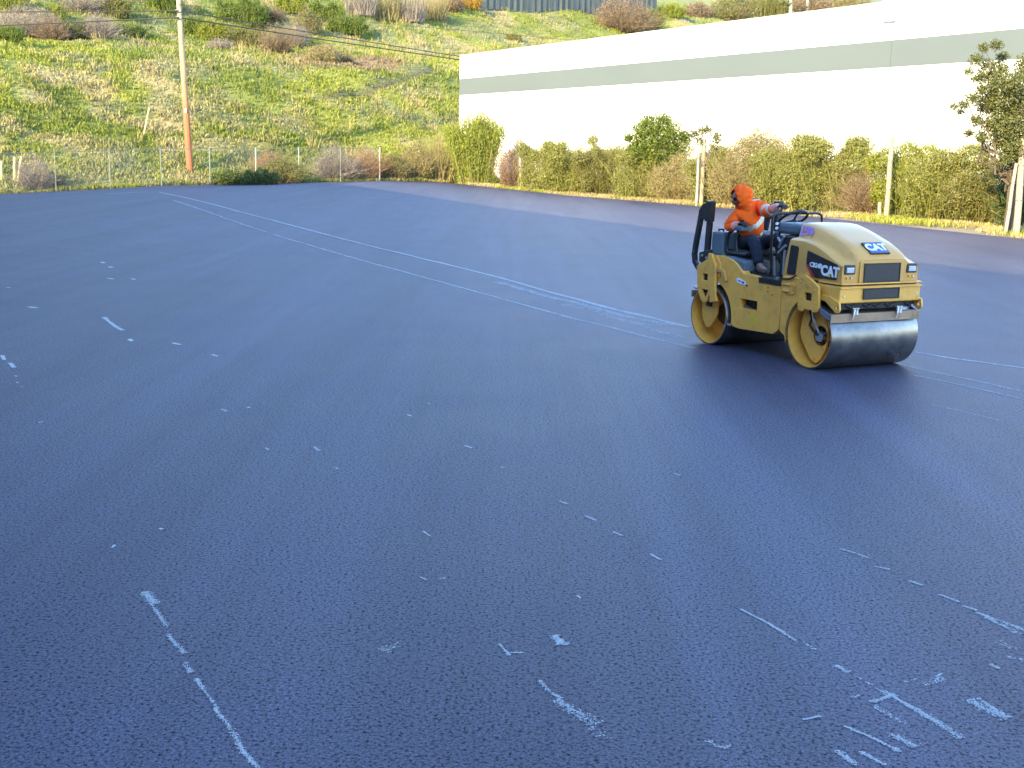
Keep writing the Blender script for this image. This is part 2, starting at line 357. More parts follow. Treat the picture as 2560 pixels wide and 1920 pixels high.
near_lines = [
 ([(370, 1479), (382, 1511)], .028, 5), ([(382, 1511), (399, 1543), (425, 1589)], .010, 1.9), ([(425, 1589), (457, 1636)], .014, 2.6), ([(466, 1655), (478, 1682)], .013, 2.6), ([(495, 1697), (509, 1722)], .014, 3.2),
 ([(509, 1722), (544, 1774)], .007, 1.1), ([(540, 1770), (570, 1815), (602, 1873), (648, 1919), (662, 1940)], .011, 2.4),
 ([(402, 1321), (407, 1323)], .01, 14), ([(279, 1369), (285, 1363)], .008, 16), ([(1060, 1329), (1076, 1341)], .006, 5), ([(1052, 1443), (1068, 1450)], .008, 3), ([(1100, 1447), (1112, 1445)], .008, 3), ([(950, 1625), (1005, 1605)], .04, 1.4),
 ([(1263, 1634), (1283, 1631), (1306, 1632)], .010, 2), ([(1250, 1610), (1275, 1640)], .008, 1.6), ([(1393, 1588), (1404, 1605), (1416, 1613)], .024, 5), ([(1390, 1612), (1402, 1598)], .01, 4),
 ([(1352, 1702), (1376, 1732), (1400, 1748)], .011, 3.4), ([(1400, 1748), (1430, 1776), (1480, 1815)], .03, 2.6), ([(1480, 1815), (1530, 1850)], .04, .7),
 ([(1853, 1523), (1920, 1560), (1992, 1604)], .008, 2.8), ([(2010, 1605), (2040, 1625)], .01, .9), ([(2096, 1663), (2125, 1682)], .022, 3.4), ([(2140, 1690), (2180, 1714)], .01, .8),
 ([(2177, 1714), (2240, 1743)], .018, 4.2), ([(2240, 1743), (2320, 1796), (2402, 1847)], .016, 3.8), ([(2174, 1754), (2200, 1748), (2229, 1737)], .012, 3), ([(2126, 1744), (2148, 1739)], .01, 2.4), ([(2006, 1799), (2050, 1790)], .008, 3),
 ([(2113, 1815), (2180, 1845), (2246, 1881)], .009, 2.9), ([(2235, 1835), (2262, 1852), (2290, 1868)], .022, 3), ([(2096, 1876), (2142, 1913)], .018, 3.2), ([(2154, 1879), (2215, 1914)], .015, 3), ([(2188, 1763), (2230, 1790), (2260, 1810)], .02, .8),
 ([(2431, 1748), (2470, 1775), (2518, 1798)], .030, 4.6), ([(2450, 1745), (2500, 1785)], .015, 2), ([(2307, 1711), (2330, 1703), (2356, 1694)], .022, 4), ([(2258, 1703), (2290, 1697)], .01, 1.6), ([(2340, 1690), (2352, 1684)], .008, 3),
 ([(2102, 1372), (2135, 1382), (2168, 1395)], .010, 2.6), ([(2188, 1416), (2226, 1424)], .012, 3.2), ([(2275, 1452), (2307, 1464)], .012, 4), ([(2350, 1486), (2397, 1505)], .013, 3), ([(2408, 1514), (2443, 1526)], .012, 2.5),
 ([(2443, 1531), (2500, 1553), (2560, 1578), (2620, 1605)], .014, 4), ([(2466, 1543), (2510, 1566), (2547, 1588)], .016, 2.4), ([(2500, 1600), (2540, 1625)], .04, .7), ([(2480, 1660), (2500, 1672)], .015, 2), ([(2520, 1640), (2560, 1650)], .03, .8),
 ([(1399, 1251), (1418, 1260)], .012, 6), ([(1467, 1290), (1490, 1302)], .013, 5), ([(1628, 1385), (1653, 1400)], .012, 5.5), ([(1535, 1330), (1558, 1340)], .008, 2.2), ([(1165, 1114), (1180, 1120)], .014, 5), ([(1018, 1037), (1028, 1041)], .012, 3),
 ([(787, 1117), (797, 1127)], .012, 5), ([(666, 1120), (673, 1125)], .01, 4), ([(551, 1023), (565, 1029)], .014, 5), ([(616, 1018), (625, 1020)], .012, 2.5), ([(1684, 1183), (1700, 1188)], .012, 3), ([(1340, 1222), (1352, 1226)], .01, 1.6), ([(835, 1168), (845, 1172)], .01, 2),
 ([(262, 793), (276, 806)], .02, 1.6), ([(276, 806), (305, 826)], .018, 1.4), ([(322, 848), (328, 853)], .015, 3), ([(430, 858), (448, 862)], .02, 2), ([(528, 887), (542, 891)], .02, 2),
 ([(3, 889), (10, 900)], .016, 5), ([(22, 908), (34, 919)], .025, 6), ([(38, 939), (41, 942)], .012, 4), ([(42, 955), (45, 958)], .012, 3), ([(55, 966), (58, 969)], .01, 3), ([(98, 1057), (108, 1055)], .012, 5),
 ([(253, 655), (259, 658)], .03, 3), ([(272, 667), (278, 669)], .03, 2), ([(268, 696), (282, 698)], .03, 2.4), ([(328, 697), (336, 699)], .03, 2), ([(74, 767), (92, 770)], .03, 2), ([(17, 719), (23, 720)], .03, 3),
 ([(1060, 1005), (1075, 1010)], .01, 1), ([(1250, 1165), (1262, 1170)], .01, 1.6), ([(1445, 1490), (1452, 1495)], .006, 3), ([(1770, 1850), (1800, 1868), (1830, 1862)], .02, .9)]
for pts, w, d in near_lines: chalk(pts, w, d*.8)

# ------------------------------------------------------------------ white warehouse on the right
WC = np.array([-4.55, 95.0]); WD = np.array([.506, -.862]); WD = WD/np.hypot(*WD); WNn = np.array([-WD[1], WD[0]])  # inward normal
WLEN, WDEEP = 74.0, 46.0
def wall_z(px, py):
    d = ray(px, py)[:2]; # intersect ray with wall plane
    A = np.array([[d[0], -WD[0]], [d[1], -WD[1]]]); t, k = np.linalg.solve(A, WC); return CAM_H+t*ray(px, py)[2], k
ztop = np.mean([wall_z(1138, 143)[0], wall_z(1600, 80)[0], wall_z(2240, 0)[0]])
zs1 = np.mean([wall_z(*p)[0] for p in ((1138, 203), (1600, 157), (2251, 96), (2560, 64))])
zs0 = np.mean([wall_z(*p)[0] for p in ((1138, 240), (1600, 210), (2251, 168), (2560, 141))])
print('wall', ztop, zs1, zs0, wall_z(1153, 220)[1], wall_z(2228, 130)[1])
rzw = math.atan2(WD[1], WD[0])
wh = empty('warehouse', (WC[0], WC[1], 0), rzw, 'long white flat roofed warehouse with a pale green band, beyond the bushes', 'building')
# local frame: x along the wall (towards the camera), y inward
k1, k2 = wall_z(1153, 220)[1], wall_z(2228, 130)[1]
pw = (k2-k1)/6; joints = [k1+pw*i for i in range(-0, 11)]; edges = [0]+[j for j in joints if j < WLEN-1]+[WLEN]
MB().box(.0, WLEN, .22, WDEEP, -.6, ztop-.35).build('roof_deck', mat('roof_membrane', (.35, .34, .32), .9), wh)
MB().box(k2+.002, k2+.028, -.008, -.001, zs0+.001, zs1-.001).build('band_joint', mat('dark_sage_joint', (.045, .07, .055), .8), wh)
for a, b in zip(edges[:-1], edges[1:]):
    g_ = .012
    o = MB().box(a+g_*(a > 0), b-g_, 0, .18, -.6, ztop).build('wall_panel', M_WHITE, wh, .008)
    s_ = MB().box(a+(.03 if abs(a-k2) < .1 else 0), b, -.015, -.001, zs0, zs1).build('painted_band', M_SAGE, o)
MB().box(0, WLEN, .175, .21, -.6, ztop-.4).build('wall_core', mat('joint_sealant', (.34, .36, .34), .8), wh)
for y0 in (WDEEP-.2, ):
    MB().box(0, WLEN, y0, y0+.2, -.6, ztop).build('wall_panel', M_WHITE, wh)
MB().box(-.02, .0, .19, WDEEP-.2, -.6, ztop).build('wall_panel', M_WHITE, wh); MB().box(WLEN, WLEN+.2, .19, WDEEP-.2, -.6, ztop).build('wall_panel', M_WHITE, wh)
MB().box(-.03, WLEN+.03, -.015, .20, ztop+.002, ztop+.03).build('parapet_cap', mat('pale_metal_cap', (.55, .53, .50), .5, .3), wh)
# small wall vent hood near the top
zv, kv = wall_z(2228, 38)
mb = MB(); mb.add([(kv-.42, -.01, zv+.30), (kv+.42, -.01, zv+.30), (kv+.42, -.01, zv-.30), (kv-.42, -.01, zv-.30), (kv-.38, -.30, zv-.26), (kv+.38, -.30, zv-.26), (kv+.40, -.05, zv+.28), (kv-.40, -.05, zv+.28)],
 [(7, 6, 5, 4), (0, 1, 6, 7), (0, 7, 4, 3), (1, 2, 5, 6), (3, 4, 5, 2)]).build('vent_hood', M_WHITE, wh, .01)

# ------------------------------------------------------------------ the building behind the camera whose shade covers the lot
HB = 10.0; EDGE = np.array([-.3915, .920]); LS = HB/math.tan(SUN_EL)
P1 = np.array([.16, 47.26])                       # a point of the shade's straight edge on the lot
S = np.array([SDX, SDY])*LS
PC = P1+EDGE*31.3                                    # where the shade's corner falls
C0 = PC-S; far_dir = np.array([-.715, -.70])
c1 = C0; c2 = C0-EDGE*150; c3 = c2+np.array([-45, -19.]); c4_ = C0+far_dir*60
poly = [c1, c2, c3, c4_]
ob = empty('depot_building', (float(c1[0]), float(c1[1]), -1.2), 0, 'grey concrete depot building standing to the left of the camera', 'building')
M_CONC = mat('grey_concrete_panel', (.13, .13, .13), .85, var=.08, vscale=.4, bump=.2)
v = [(p[0]-c1[0], p[1]-c1[1], z) for z in (0, HB+1.2) for p in poly]
pydata('wall', v, [(0, 1, 5, 4), (1, 2, 6, 5), (2, 3, 7, 6), (3, 0, 4, 7), (7, 4, 5, 6)][::1], M_CONC, ob)
rz = math.atan2(-EDGE[1], -EDGE[0]); Mx = Matrix.Rotation(rz, 4, 'Z')
M_DOOR = mat('roller_door', (.45, .46, .47), .6, .2); M_FRAME = mat('dark_frame', (.05, .05, .055), .5)
for i in range(12):
    x0 = 8+i*11.5
    MB().box(x0, x0+4.2, -.06, .06, 1.25, 5.4, Mx).build('roller_door', M_DOOR, ob)
    MB().box(x0-.12, x0+4.32, -.02, .04, 5.41, 5.6, Mx).build('door_frame', M_FRAME, ob)
    MB().box(x0+6, x0+7.6, -.05, .05, 3.2, 4.4, Mx).build('window', mat('window_glass', (.05, .06, .07), .1) if i == 0 else bpy.data.materials['window_glass'], ob)

# ------------------------------------------------------------------ chain link fence along the foot of the hill
F0 = np.array([-9.0, 80.0]); FD = np.array([-.747, -.665]); SP = 3.05; FH = 2.12
NSP = 14
fence = empty('chain_link_fence', (F0[0], F0[1], 0), 0, 'low galvanised chain link fence between the asphalt and the grassy bank', 'fence')
fp = [F0+FD*SP*i for i in range(NSP+1)]; fz = [float(ground(*p)) for p in fp]
tops = []
for i, (p, z) in enumerate(zip(fp, fz)):
    ln = (0.02*math.sin(i*2.3), .03*math.cos(i*1.7)); a = (p[0]-F0[0], p[1]-F0[1], z-.3); b = (p[0]-F0[0]+ln[0], p[1]-F0[1]+ln[1], z+FH)
    tops.append(b); r = .045 if i in (0, 3, 4, 8) else .034
    mb = MB().tube([a, b], r, 8); mb.tube([b, (b[0], b[1], b[2]+.03), (b[0], b[1], b[2]+.06)], [r*1.25, r*1.2, r*.4], 8)
    smoothobj(mb.build('fence_post', M_GALV if i in (0, 2, 3) else M_DARKGALV, fence))
for a, b in zip(tops[:-1], tops[1:]):
    MB().tube([a, ((a[0]+b[0])/2, (a[1]+b[1])/2, (a[2]+b[2])/2-.02), b], .021, 6).build('top_rail', M_DARKGALV, fence)
q = []
L = SP*NSP; step = .075; wr = .0009
def fpt(s, h):
    s = np.clip(s, 0, L-1e-4); i = np.minimum((s/SP).astype(int), NSP-1); u = s/SP-i
    A = np.array(tops)[i]; B = np.array(tops)[i+1]; P = A*(1-u)[:, None]+B*u[:, None]; P[:, 2] += h-FH; return P
n = int((L+FH)/step); s0 = np.arange(n)*step
for sg in (1, -1):
    a_ = s0-(FH if sg > 0 else 0); lo = np.zeros(n); hi = np.full(n, FH-.02)
    # wires rising to the right or to the left, clipped at the ends of the run
    if sg > 0: h0 = np.maximum(0, -a_); h1 = np.minimum(hi, L-a_); x0, x1 = a_+h0, a_+h1
    else: a_ = s0; h0 = np.maximum(0, a_-L); h1 = np.minimum(hi, a_); x0, x1 = a_-h0, a_-h1
    ok = h1 > h0+.02; segs = 3
    for j in range(segs):
        f0, f1 = j/segs, (j+1)/segs
        pa = fpt((x0+(x1-x0)*f0)[ok], (h0+(h1-h0)*f0)[ok]); pb = fpt((x0+(x1-x0)*f1)[ok], (h0+(h1-h0)*f1)[ok])
        nrm = np.array([-FD[1], FD[0], 0]); side = np.array([FD[0]*.7, FD[1]*.7, -.7*sg])*wr*1.4
        q.append(np.stack([pa-side, pa+side, pb+side, pb-side], 1)); q.append(np.stack([pa-nrm*wr, pa+nrm*wr, pb+nrm*wr, pb-nrm*wr], 1))
soup('chain_link_mesh', np.concatenate(q), 4, M_GALV, None, fence, 'stuff')

# ------------------------------------------------------------------ utility pole and wires
pb = hit(476, 452); D0 = 73.5; d = ray(476, 456); bp = np.array([0, 0, CAM_H])+d*D0; bx, by = bp[0], bp[1]; bz = float(ground(bx, by))
def z_at(px, py, x, y):  # height of the sight line above ground point (x,y), using horizontal distance
    d = ray(px, py); return CAM_H+d[2]*(y/d[1])
# lean so that it passes through photo column 447 at the top edge
d1 = ray(446.5, 0); tp = np.array([0, 0, CAM_H])+d1*(by/d1[1])
ax = np.array([tp[0]-bx, 0, tp[2]-bz]); ax = ax/ax[2]
pole = empty('utility_pole', (bx, by, bz), 0, 'tall brown wooden utility pole behind the chain link fence', 'utility pole')
def M_pole():
    t = NT('pole_wood'); p = t.n('ShaderNodeBsdfPrincipled'); t.l(p.outputs[0], t.out.inputs[0]); p.inputs['Roughness'].default_value = .8
    co = t.n('ShaderNodeTexCoord').outputs['Object']; sx = t.n('ShaderNodeSeparateXYZ'); t.l(co, sx.inputs[0])
    mr = t.n('ShaderNodeMapRange'); mr.inputs[1].default_value = 0; mr.inputs[2].default_value = 12; t.l(sx.outputs[2], mr.inputs[0])
    c = t.ramp(mr.outputs[0], [(0, (.30, .085, .035)), (.28, (.34, .12, .055)), (.5, (.34, .21, .13)), (.8, (.34, .25, .18)), (1, (.34, .28, .23))])
    mp = t.n('ShaderNodeMapping'); mp.inputs['Scale'].default_value = (14, 14, .8); t.l(co, mp.inputs[0]); n = t.noise(mp.outputs[0], 1.5, 5, .7)
    c = t.mix(1, c, t.ramp(n, [(.3, .5), (.65, 1.2)]), 'MULTIPLY'); t.l(c, p.inputs['Base Color']); t.l(t.bump(n, .6, .02), p.inputs['Normal']); return t.m
zt = 13.6; pr = lambda z: .215-.0075*z
smoothobj(MB().tube([(ax[0]*z, 0, z) for z in (-.5, 0, 2, 4, 6, 8, 10, 12, zt)], [pr(z) for z in (-.5, 0, 2, 4, 6, 8, 10, 12, zt)], 16).build('pole_shaft', M_pole(), pole))
MB().box(-1.2, 1.2, -.30, -.2, 12.9, 13.02).build('crossarm', M_WOODPALE, pole)
for xx in (-1.05, -.4, .4, 1.05): MB().tube([(xx+ax[0]*13, -.25, 13.02), (xx+ax[0]*13, -.25, 13.14)], .05, 8).build('insulator', M_GALV, pole)
zA = z_at(448, 28, 0, by)-bz; zB = z_at(448, 45, 0, by)-bz
for z in (zA, zB):
    MB().box(ax[0]*z-.17, ax[0]*z+.17, -.28, -.13, z-.06, z+.06).build('clamp', M_DARKGALV, pole, .01)
for z in (5.4, 7.6): MB().tube([(ax[0]*z, 0, z-.02), (ax[0]*z, 0, z+.02)], pr(z)+.006, 16).build('band', M_DARKGALV, pole)
MB().box(ax[0]*3.7-.05+.03, ax[0]*3.7+.09, -.235, -.19, 3.55, 3.8).build('tag', M_GALV, pole)
M_WIRE = mat('cable', (.035, .028, .022), .7)
def wire(a, b, rad, label, sag=.25):
    pts = [a*(1-u)+b*u-np.array([0, 0, sag*4*u*(1-u)]) for u in np.linspace(0, 1, 24)]
    o = MB().tube(pts, rad, 6).build('overhead_cable', M_WIRE); return tag(o, label, 'cable', 'overhead cables on the utility pole')
def along(px, py, x_end, y_end, za, pa):
    """end height so the straight cable from pa through the pixel's sight line reaches (x_end,y_end)"""
    d = ray(px, py); A = np.array([[d[0], -(x_end-pa[0])], [d[1], -(y_end-pa[1])]]); t, u = np.linalg.solve(A, np.array([pa[0], pa[1]]))
    z = CAM_H+t*d[2]; return za+(z-za)/u
def att(z): return np.array([bx+ax[0]*z, by-.29, bz+z])
for (z, pl, prt, rl, nm) in ((zA, (0, 26), (900, 98), .036, 'upper'), (zB, (0, 60), (1137, 144), .044, 'lower')):
    a = att(z); e = np.array([-62.0, 60.0]); ze = along(pl[0], pl[1], e[0], e[1], a[2], a[:2])
    wire(a, np.array([e[0], e[1], ze+.0]), rl, 'dark %s cable running left from the pole across the brush' % nm, .12)
    e = np.array([16.0, 128.0]); ze = along(prt[0], prt[1], e[0], e[1], a[2], a[:2])
    wire(a, np.array([e[0], e[1], ze]), rl, 'dark %s cable running right from the pole down behind the warehouse roof' % nm, .12)
a = att(zA+.35); e = np.array([20., 126.]); ze = along(1400, 94, e[0], e[1], a[2], a[:2]); wire(a, np.array([e[0], e[1], ze]), .014, 'thin upper cable running right over the grass above the warehouse', .1)

# ------------------------------------------------------------------ vegetation builders
PAL = {
 'green': [(.045, .085, .012), (.09, .13, .02), (.13, .16, .025)],
 'hedge': [(.085, .105, .025), (.165, .18, .045), (.25, .24, .08)],
 'ygreen': [(.11, .15, .018), (.17, .20, .025), (.22, .22, .04)],
 'bamboo': [(.09, .14, .018), (.16, .20, .022), (.24, .24, .05)],
 'olive': [(.07, .085, .022), (.13, .135, .04), (.19, .17, .065)],
 'tan': [(.13, .125, .05), (.21, .18, .085), (.27, .21, .11)],
 'brown': [(.10, .07, .045), (.17, .125, .085), (.24, .18, .12)],
 'grey': [(.13, .11, .10), (.20, .17, .155), (.27, .24, .21)],
 'dark': [(.030, .055, .014), (.055, .085, .02), (.08, .10, .03)],
 'red': [(.16, .09, .05), (.22, .13, .075), (.27, .18, .11)],
 'tree': [(.055, .075, .022), (.095, .11, .035), (.15, .15, .06)],
 'orange': [(.30, .17, .02), (.36, .20, .03), (.16, .15, .03)],
}
def palcol(name, n, lump=None):
    P = np.array(PAL[name]); u = rng.random(n)*.9 if lump is None else np.clip(lump*.75+rng.random(n)*.45-.1, 0, .999)
    u = u*2*.999; i = np.minimum(u.astype(int), 1); f = (u-i)[:, None]; return P[i]*(1-f)+P[i+1]*f*1.0
def unit(n):
    v = rng.normal(size=(n, 3)); return v/np.linalg.norm(v, axis=1)[:, None]
def leaf_quads(p, nrm, size, aspect=.5, droop=0):
    n = len(p); r = unit(n); a = np.cross(nrm, r); a /= np.linalg.norm(a, axis=1)[:, None]+1e-9; a[:, 2] -= droop; b = np.cross(nrm, a)
    L = (size*rng.uniform(.6, 1.3, n))[:, None]; W = L*aspect
    return np.stack([p-a*L*.5, p+b*W*.5+nrm*L*.08, p+a*L*.5, p-b*W*.5+nrm*L*.08], 1)
def cloud(lobes, leaf, cover, aspect=.5, droop=0, rough=.35, shell=.35, seed=0):
    """leaves spread through the outer part of a set of ellipsoid lobes [(cx,cy,cz,rx,ry,rz)]"""
    out = []; nr = []; lum = []
    Lb = np.array(lobes, float)
    for k, (cx, cy, cz, rx, ry, rz) in enumerate(Lb):
        area = 4*math.pi*((rx*ry)**1.6/3+(rx*rz)**1.6/3+(ry*rz)**1.6/3)**(1/1.6)
        n = int(area*cover/(leaf*leaf*aspect*.5)); d = unit(n)
        ph = d*np.array([3.1, 2.7, 3.3])+k*1.7+seed
        lump = (np.sin(ph[:, 0]*2.2+np.cos(ph[:, 1]*2.9))*np.cos(ph[:, 2]*2.4+ph[:, 0])+np.sin(ph[:, 1]*5.3+ph[:, 2]*4.1)*.6)/1.6
        rad = (1-shell*rng.random(n)**1.6)*(1+rough*.5*lump)+rough*.35*np.maximum(0, rng.normal(0, .35, n))
        p = np.array([cx, cy, cz])+d*np.array([rx, ry, rz])*rad[:, None]
        keep = p[:, 2] > 0.02
        for j, (ex, ey, ez, sx, sy, sz) in enumerate(Lb):
            if j != k:
                q = ((p-np.array([ex, ey, ez]))/np.array([sx, sy, sz])); keep &= (q**2).sum(1) > .45
        keep &= (lump+rng.normal(0, .5, n)) > -1.1
        out.append(p[keep]); nn = d[keep]*.8+unit(keep.sum())*.9; nr.append(nn/np.linalg.norm(nn, axis=1)[:, None]); lum.append(.5+.4*lump[keep])
    p = np.concatenate(out); return leaf_quads(p, np.concatenate(nr), leaf, aspect, droop), np.concatenate(lum)
def stalks(n, base_r, h, spread, w, segs=3, curl=.3, ell=1.0, fork=0, hv=.35):
    """thin tapering stalks rising from a clump; returns quads"""
    a = rng.random(n)*2*math.pi; r0 = np.sqrt(rng.random(n))*base_r; p = np.stack([np.cos(a)*r0, np.sin(a)*r0*ell, np.zeros(n)], 1)
    ad = a+rng.normal(0, .6, n); sp = np.abs(rng.normal(0, spread, n)); H = h*rng.uniform(1-hv, 1+hv*.3, n)
    d = np.stack([np.cos(ad)*sp, np.sin(ad)*sp, np.ones(n)], 1); d /= np.linalg.norm(d, axis=1)[:, None]
    out = []; sg = (H/segs)[:, None]; cur = p; wcur = np.full(n, w)
    for s in range(segs):
        nd = d+rng.normal(0, curl*.35, (n, 3)); nd[:, :2] *= 1+curl*.3; nd /= np.linalg.norm(nd, axis=1)[:, None]
        nx_ = cur+nd*sg; side = np.cross(nd, unit(n)); side /= np.linalg.norm(side, axis=1)[:, None]+1e-9
        w2 = wcur*(1-(s+1)/segs*.55)
        out.append(np.stack([cur-side*wcur[:, None]/2, cur+side*wcur[:, None]/2, nx_+side*w2[:, None]/2, nx_-side*w2[:, None]/2], 1))
        for f in range(fork):
            fd = nd+unit(n)*.75; fd[:, 2] = np.abs(fd[:, 2]); fd /= np.linalg.norm(fd, axis=1)[:, None]; fe = nx_+fd*sg*rng.uniform(.4, .9, (n, 1))
            out.append(np.stack([nx_-side*w2[:, None]*.35, nx_+side*w2[:, None]*.35, fe+side*w2[:, None]*.15, fe-side*w2[:, None]*.15], 1))
        cur, d, wcur = nx_, nd, w2
    return np.concatenate(out)
GRP = 'shrubs'
def shrub(px, py, wpx, hpx, kind, pal, label, cat='shrub', name='shrub', leaf=None, cover=1.0, dep=.8, D=None, group=None, n_l=6, extra=None):
    """px,py: foot of the plant in the photo, wpx,hpx: its size there"""
    if D is None: p = hit(px, py)
    else:
        D = D+(1.7 if px > 1340 else 0); d = ray(px, py); p = np.array([0, 0, CAM_H])+d*(D/d[1]); p[2] = float(ground(p[0], p[1]))
        if px > 1340: dep = .6; wpx *= 1.42; cover *= 1.08
    Dp = p[1]; w = wpx*Dp/CAM_F; h = hpx*Dp/CAM_F; az = math.atan2(-p[0], p[1])
    e = empty(name, tuple(p), 0 if False else az, label, cat, group); px1 = Dp/CAM_F*2.5   # one render pixel in metres
    lf = leaf or max(.07, px1*1.35)
    rx, ry = w/2, w/2*dep
    def lobes(zlo=.15, zhi=1.0, n=n_l, fill=.62):
        L = []
        if kind == 'leafy' and h > .8:
            rb = min(rx, h*.5)
            for i in range(int(n*3.4)):
                u = random.uniform(-1, 1); top = h*zhi*(1-.16*abs(u)**2.5)*random.uniform(.68, 1.0); r = rb*random.uniform(.17, .38)
                zc = random.uniform(r*.6, max(r*.65, top-r*.8)) if i % 3 else max(r*.6, top-r*.8)
                L.append((u*(rx-r*.6), random.uniform(-.5, .5)*ry, zc, r*random.uniform(.9, 1.25), r, r*random.uniform(.75, 1.05)))
            for u in (-.5, 0, .5): L.append((u*rx, 0, h*.36, rx*.42, ry*.5, h*.36))
            return L
        for i in range(n):
            u = (i+.5)/n*2-1; u += random.uniform(-.12, .12); hh = h*(zhi-.30*u*u*random.uniform(.3, 1.3))*random.uniform(.78, 1.0)
            if i == n//2: hh = h*zhi
            r = rx*random.uniform(.36, .50); cy = random.uniform(-.35, .35)*ry
            L.append((u*(rx-r*.8), cy, hh*.52, r, ry*random.uniform(.6, .85), hh*.5))
        return L
    if kind == 'leafy':
        v, lum = cloud(lobes(), lf*1.15, cover*1.1, seed=px, rough=.75, shell=.55); soup('foliage', v, 4, M_LEAF, palcol(pal, len(v), lum), e)
        v = stalks(36, rx*.35, h*.95, .45, max(.02, px1*.3), 4, .5, dep); soup('stems', v, 4, M_DRY, palcol('brown', len(v)), e)
        # wispy shoots above the outline
        v = stalks(int(50+w*26), rx*.85, h*1.08, .22, max(.02, px1*.34), 3, .5, dep, fork=2); soup('shoots', v, 4, M_LEAF, palcol(pal, len(v)), e)
    elif kind == 'upright':      # bamboo-like: many upright leafy canes
        n = 140; a = rng.random(n)*2*math.pi; r0 = np.sqrt(rng.random(n)); bxy = np.stack([np.cos(a)*r0*rx*.55, np.sin(a)*r0*ry*.55], 1)
        out = []; cane = []
        for i in range(n):
            H = h*(1.02-.28*r0[i]**2)*random.uniform(.8, 1.05); lean = bxy[i]*.75/H*random.uniform(.5, 1.3); k = int(260*cover)
            s = rng.random(k)**.7; arch = (s**2)[:, None]*np.array([lean[0], lean[1]])*H*1.25
            c = np.concatenate([bxy[i]+arch, (s*H)[:, None]], 1); c += rng.normal(0, .10+.07*h/3, (k, 3))*np.array([1, 1, .6])
            out.append(c); cane += [np.array([[bxy[i][0]-.02, bxy[i][1], 0], [bxy[i][0]+.02, bxy[i][1], 0], [bxy[i][0]+lean[0]*H+.01, bxy[i][1]+lean[1]*H, H], [bxy[i][0]+lean[0]*H-.01, bxy[i][1]+lean[1]*H, H]])]
        c = np.concatenate(out); c = c[c[:, 2] > .03]; nn = unit(len(c)); nn[:, 2] *= .5; nn /= np.linalg.norm(nn, axis=1)[:, None]
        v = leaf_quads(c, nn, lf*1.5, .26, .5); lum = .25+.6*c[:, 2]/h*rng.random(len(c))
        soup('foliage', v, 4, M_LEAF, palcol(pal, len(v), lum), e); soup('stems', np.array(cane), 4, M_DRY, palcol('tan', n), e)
    elif kind == 'dry':          # bare, twiggy brush
        v = stalks(int(260*cover), rx*.45, h*.95, .62*w/h/1.4, max(.022, px1*.42), 4, .7, dep, fork=3); soup('twigs', v, 4, M_DRY, palcol(pal, len(v)), e)
        v, lum = cloud(lobes(n=5), lf*.85, cover*.20, rough=.6, shell=.7); soup('foliage', v, 4, M_LEAF, palcol(pal, len(v), lum), e)
    elif kind == 'reed':         # tall pale dead stalks
        v = stalks(int(240*cover), rx*.85, h, .16, max(.03, px1*.42), 3, .25, dep, fork=1, hv=.5); soup('stalks', v, 4, M_DRY, palcol(pal, len(v)), e)
    elif kind == 'mixed':        # half leafy, half twig
        v, lum = cloud(lobes(), lf, cover*.6, rough=.55, shell=.55, seed=px); soup('foliage', v, 4, M_LEAF, palcol(pal, len(v), lum), e)
        v = stalks(int(170*cover), rx*.6, h*1.0, .42, max(.02, px1*.36), 4, .6, dep, fork=2); soup('twigs', v, 4, M_DRY, palcol('brown' if pal != 'tan' else 'tan', len(v)), e)
    return e, p, w, h

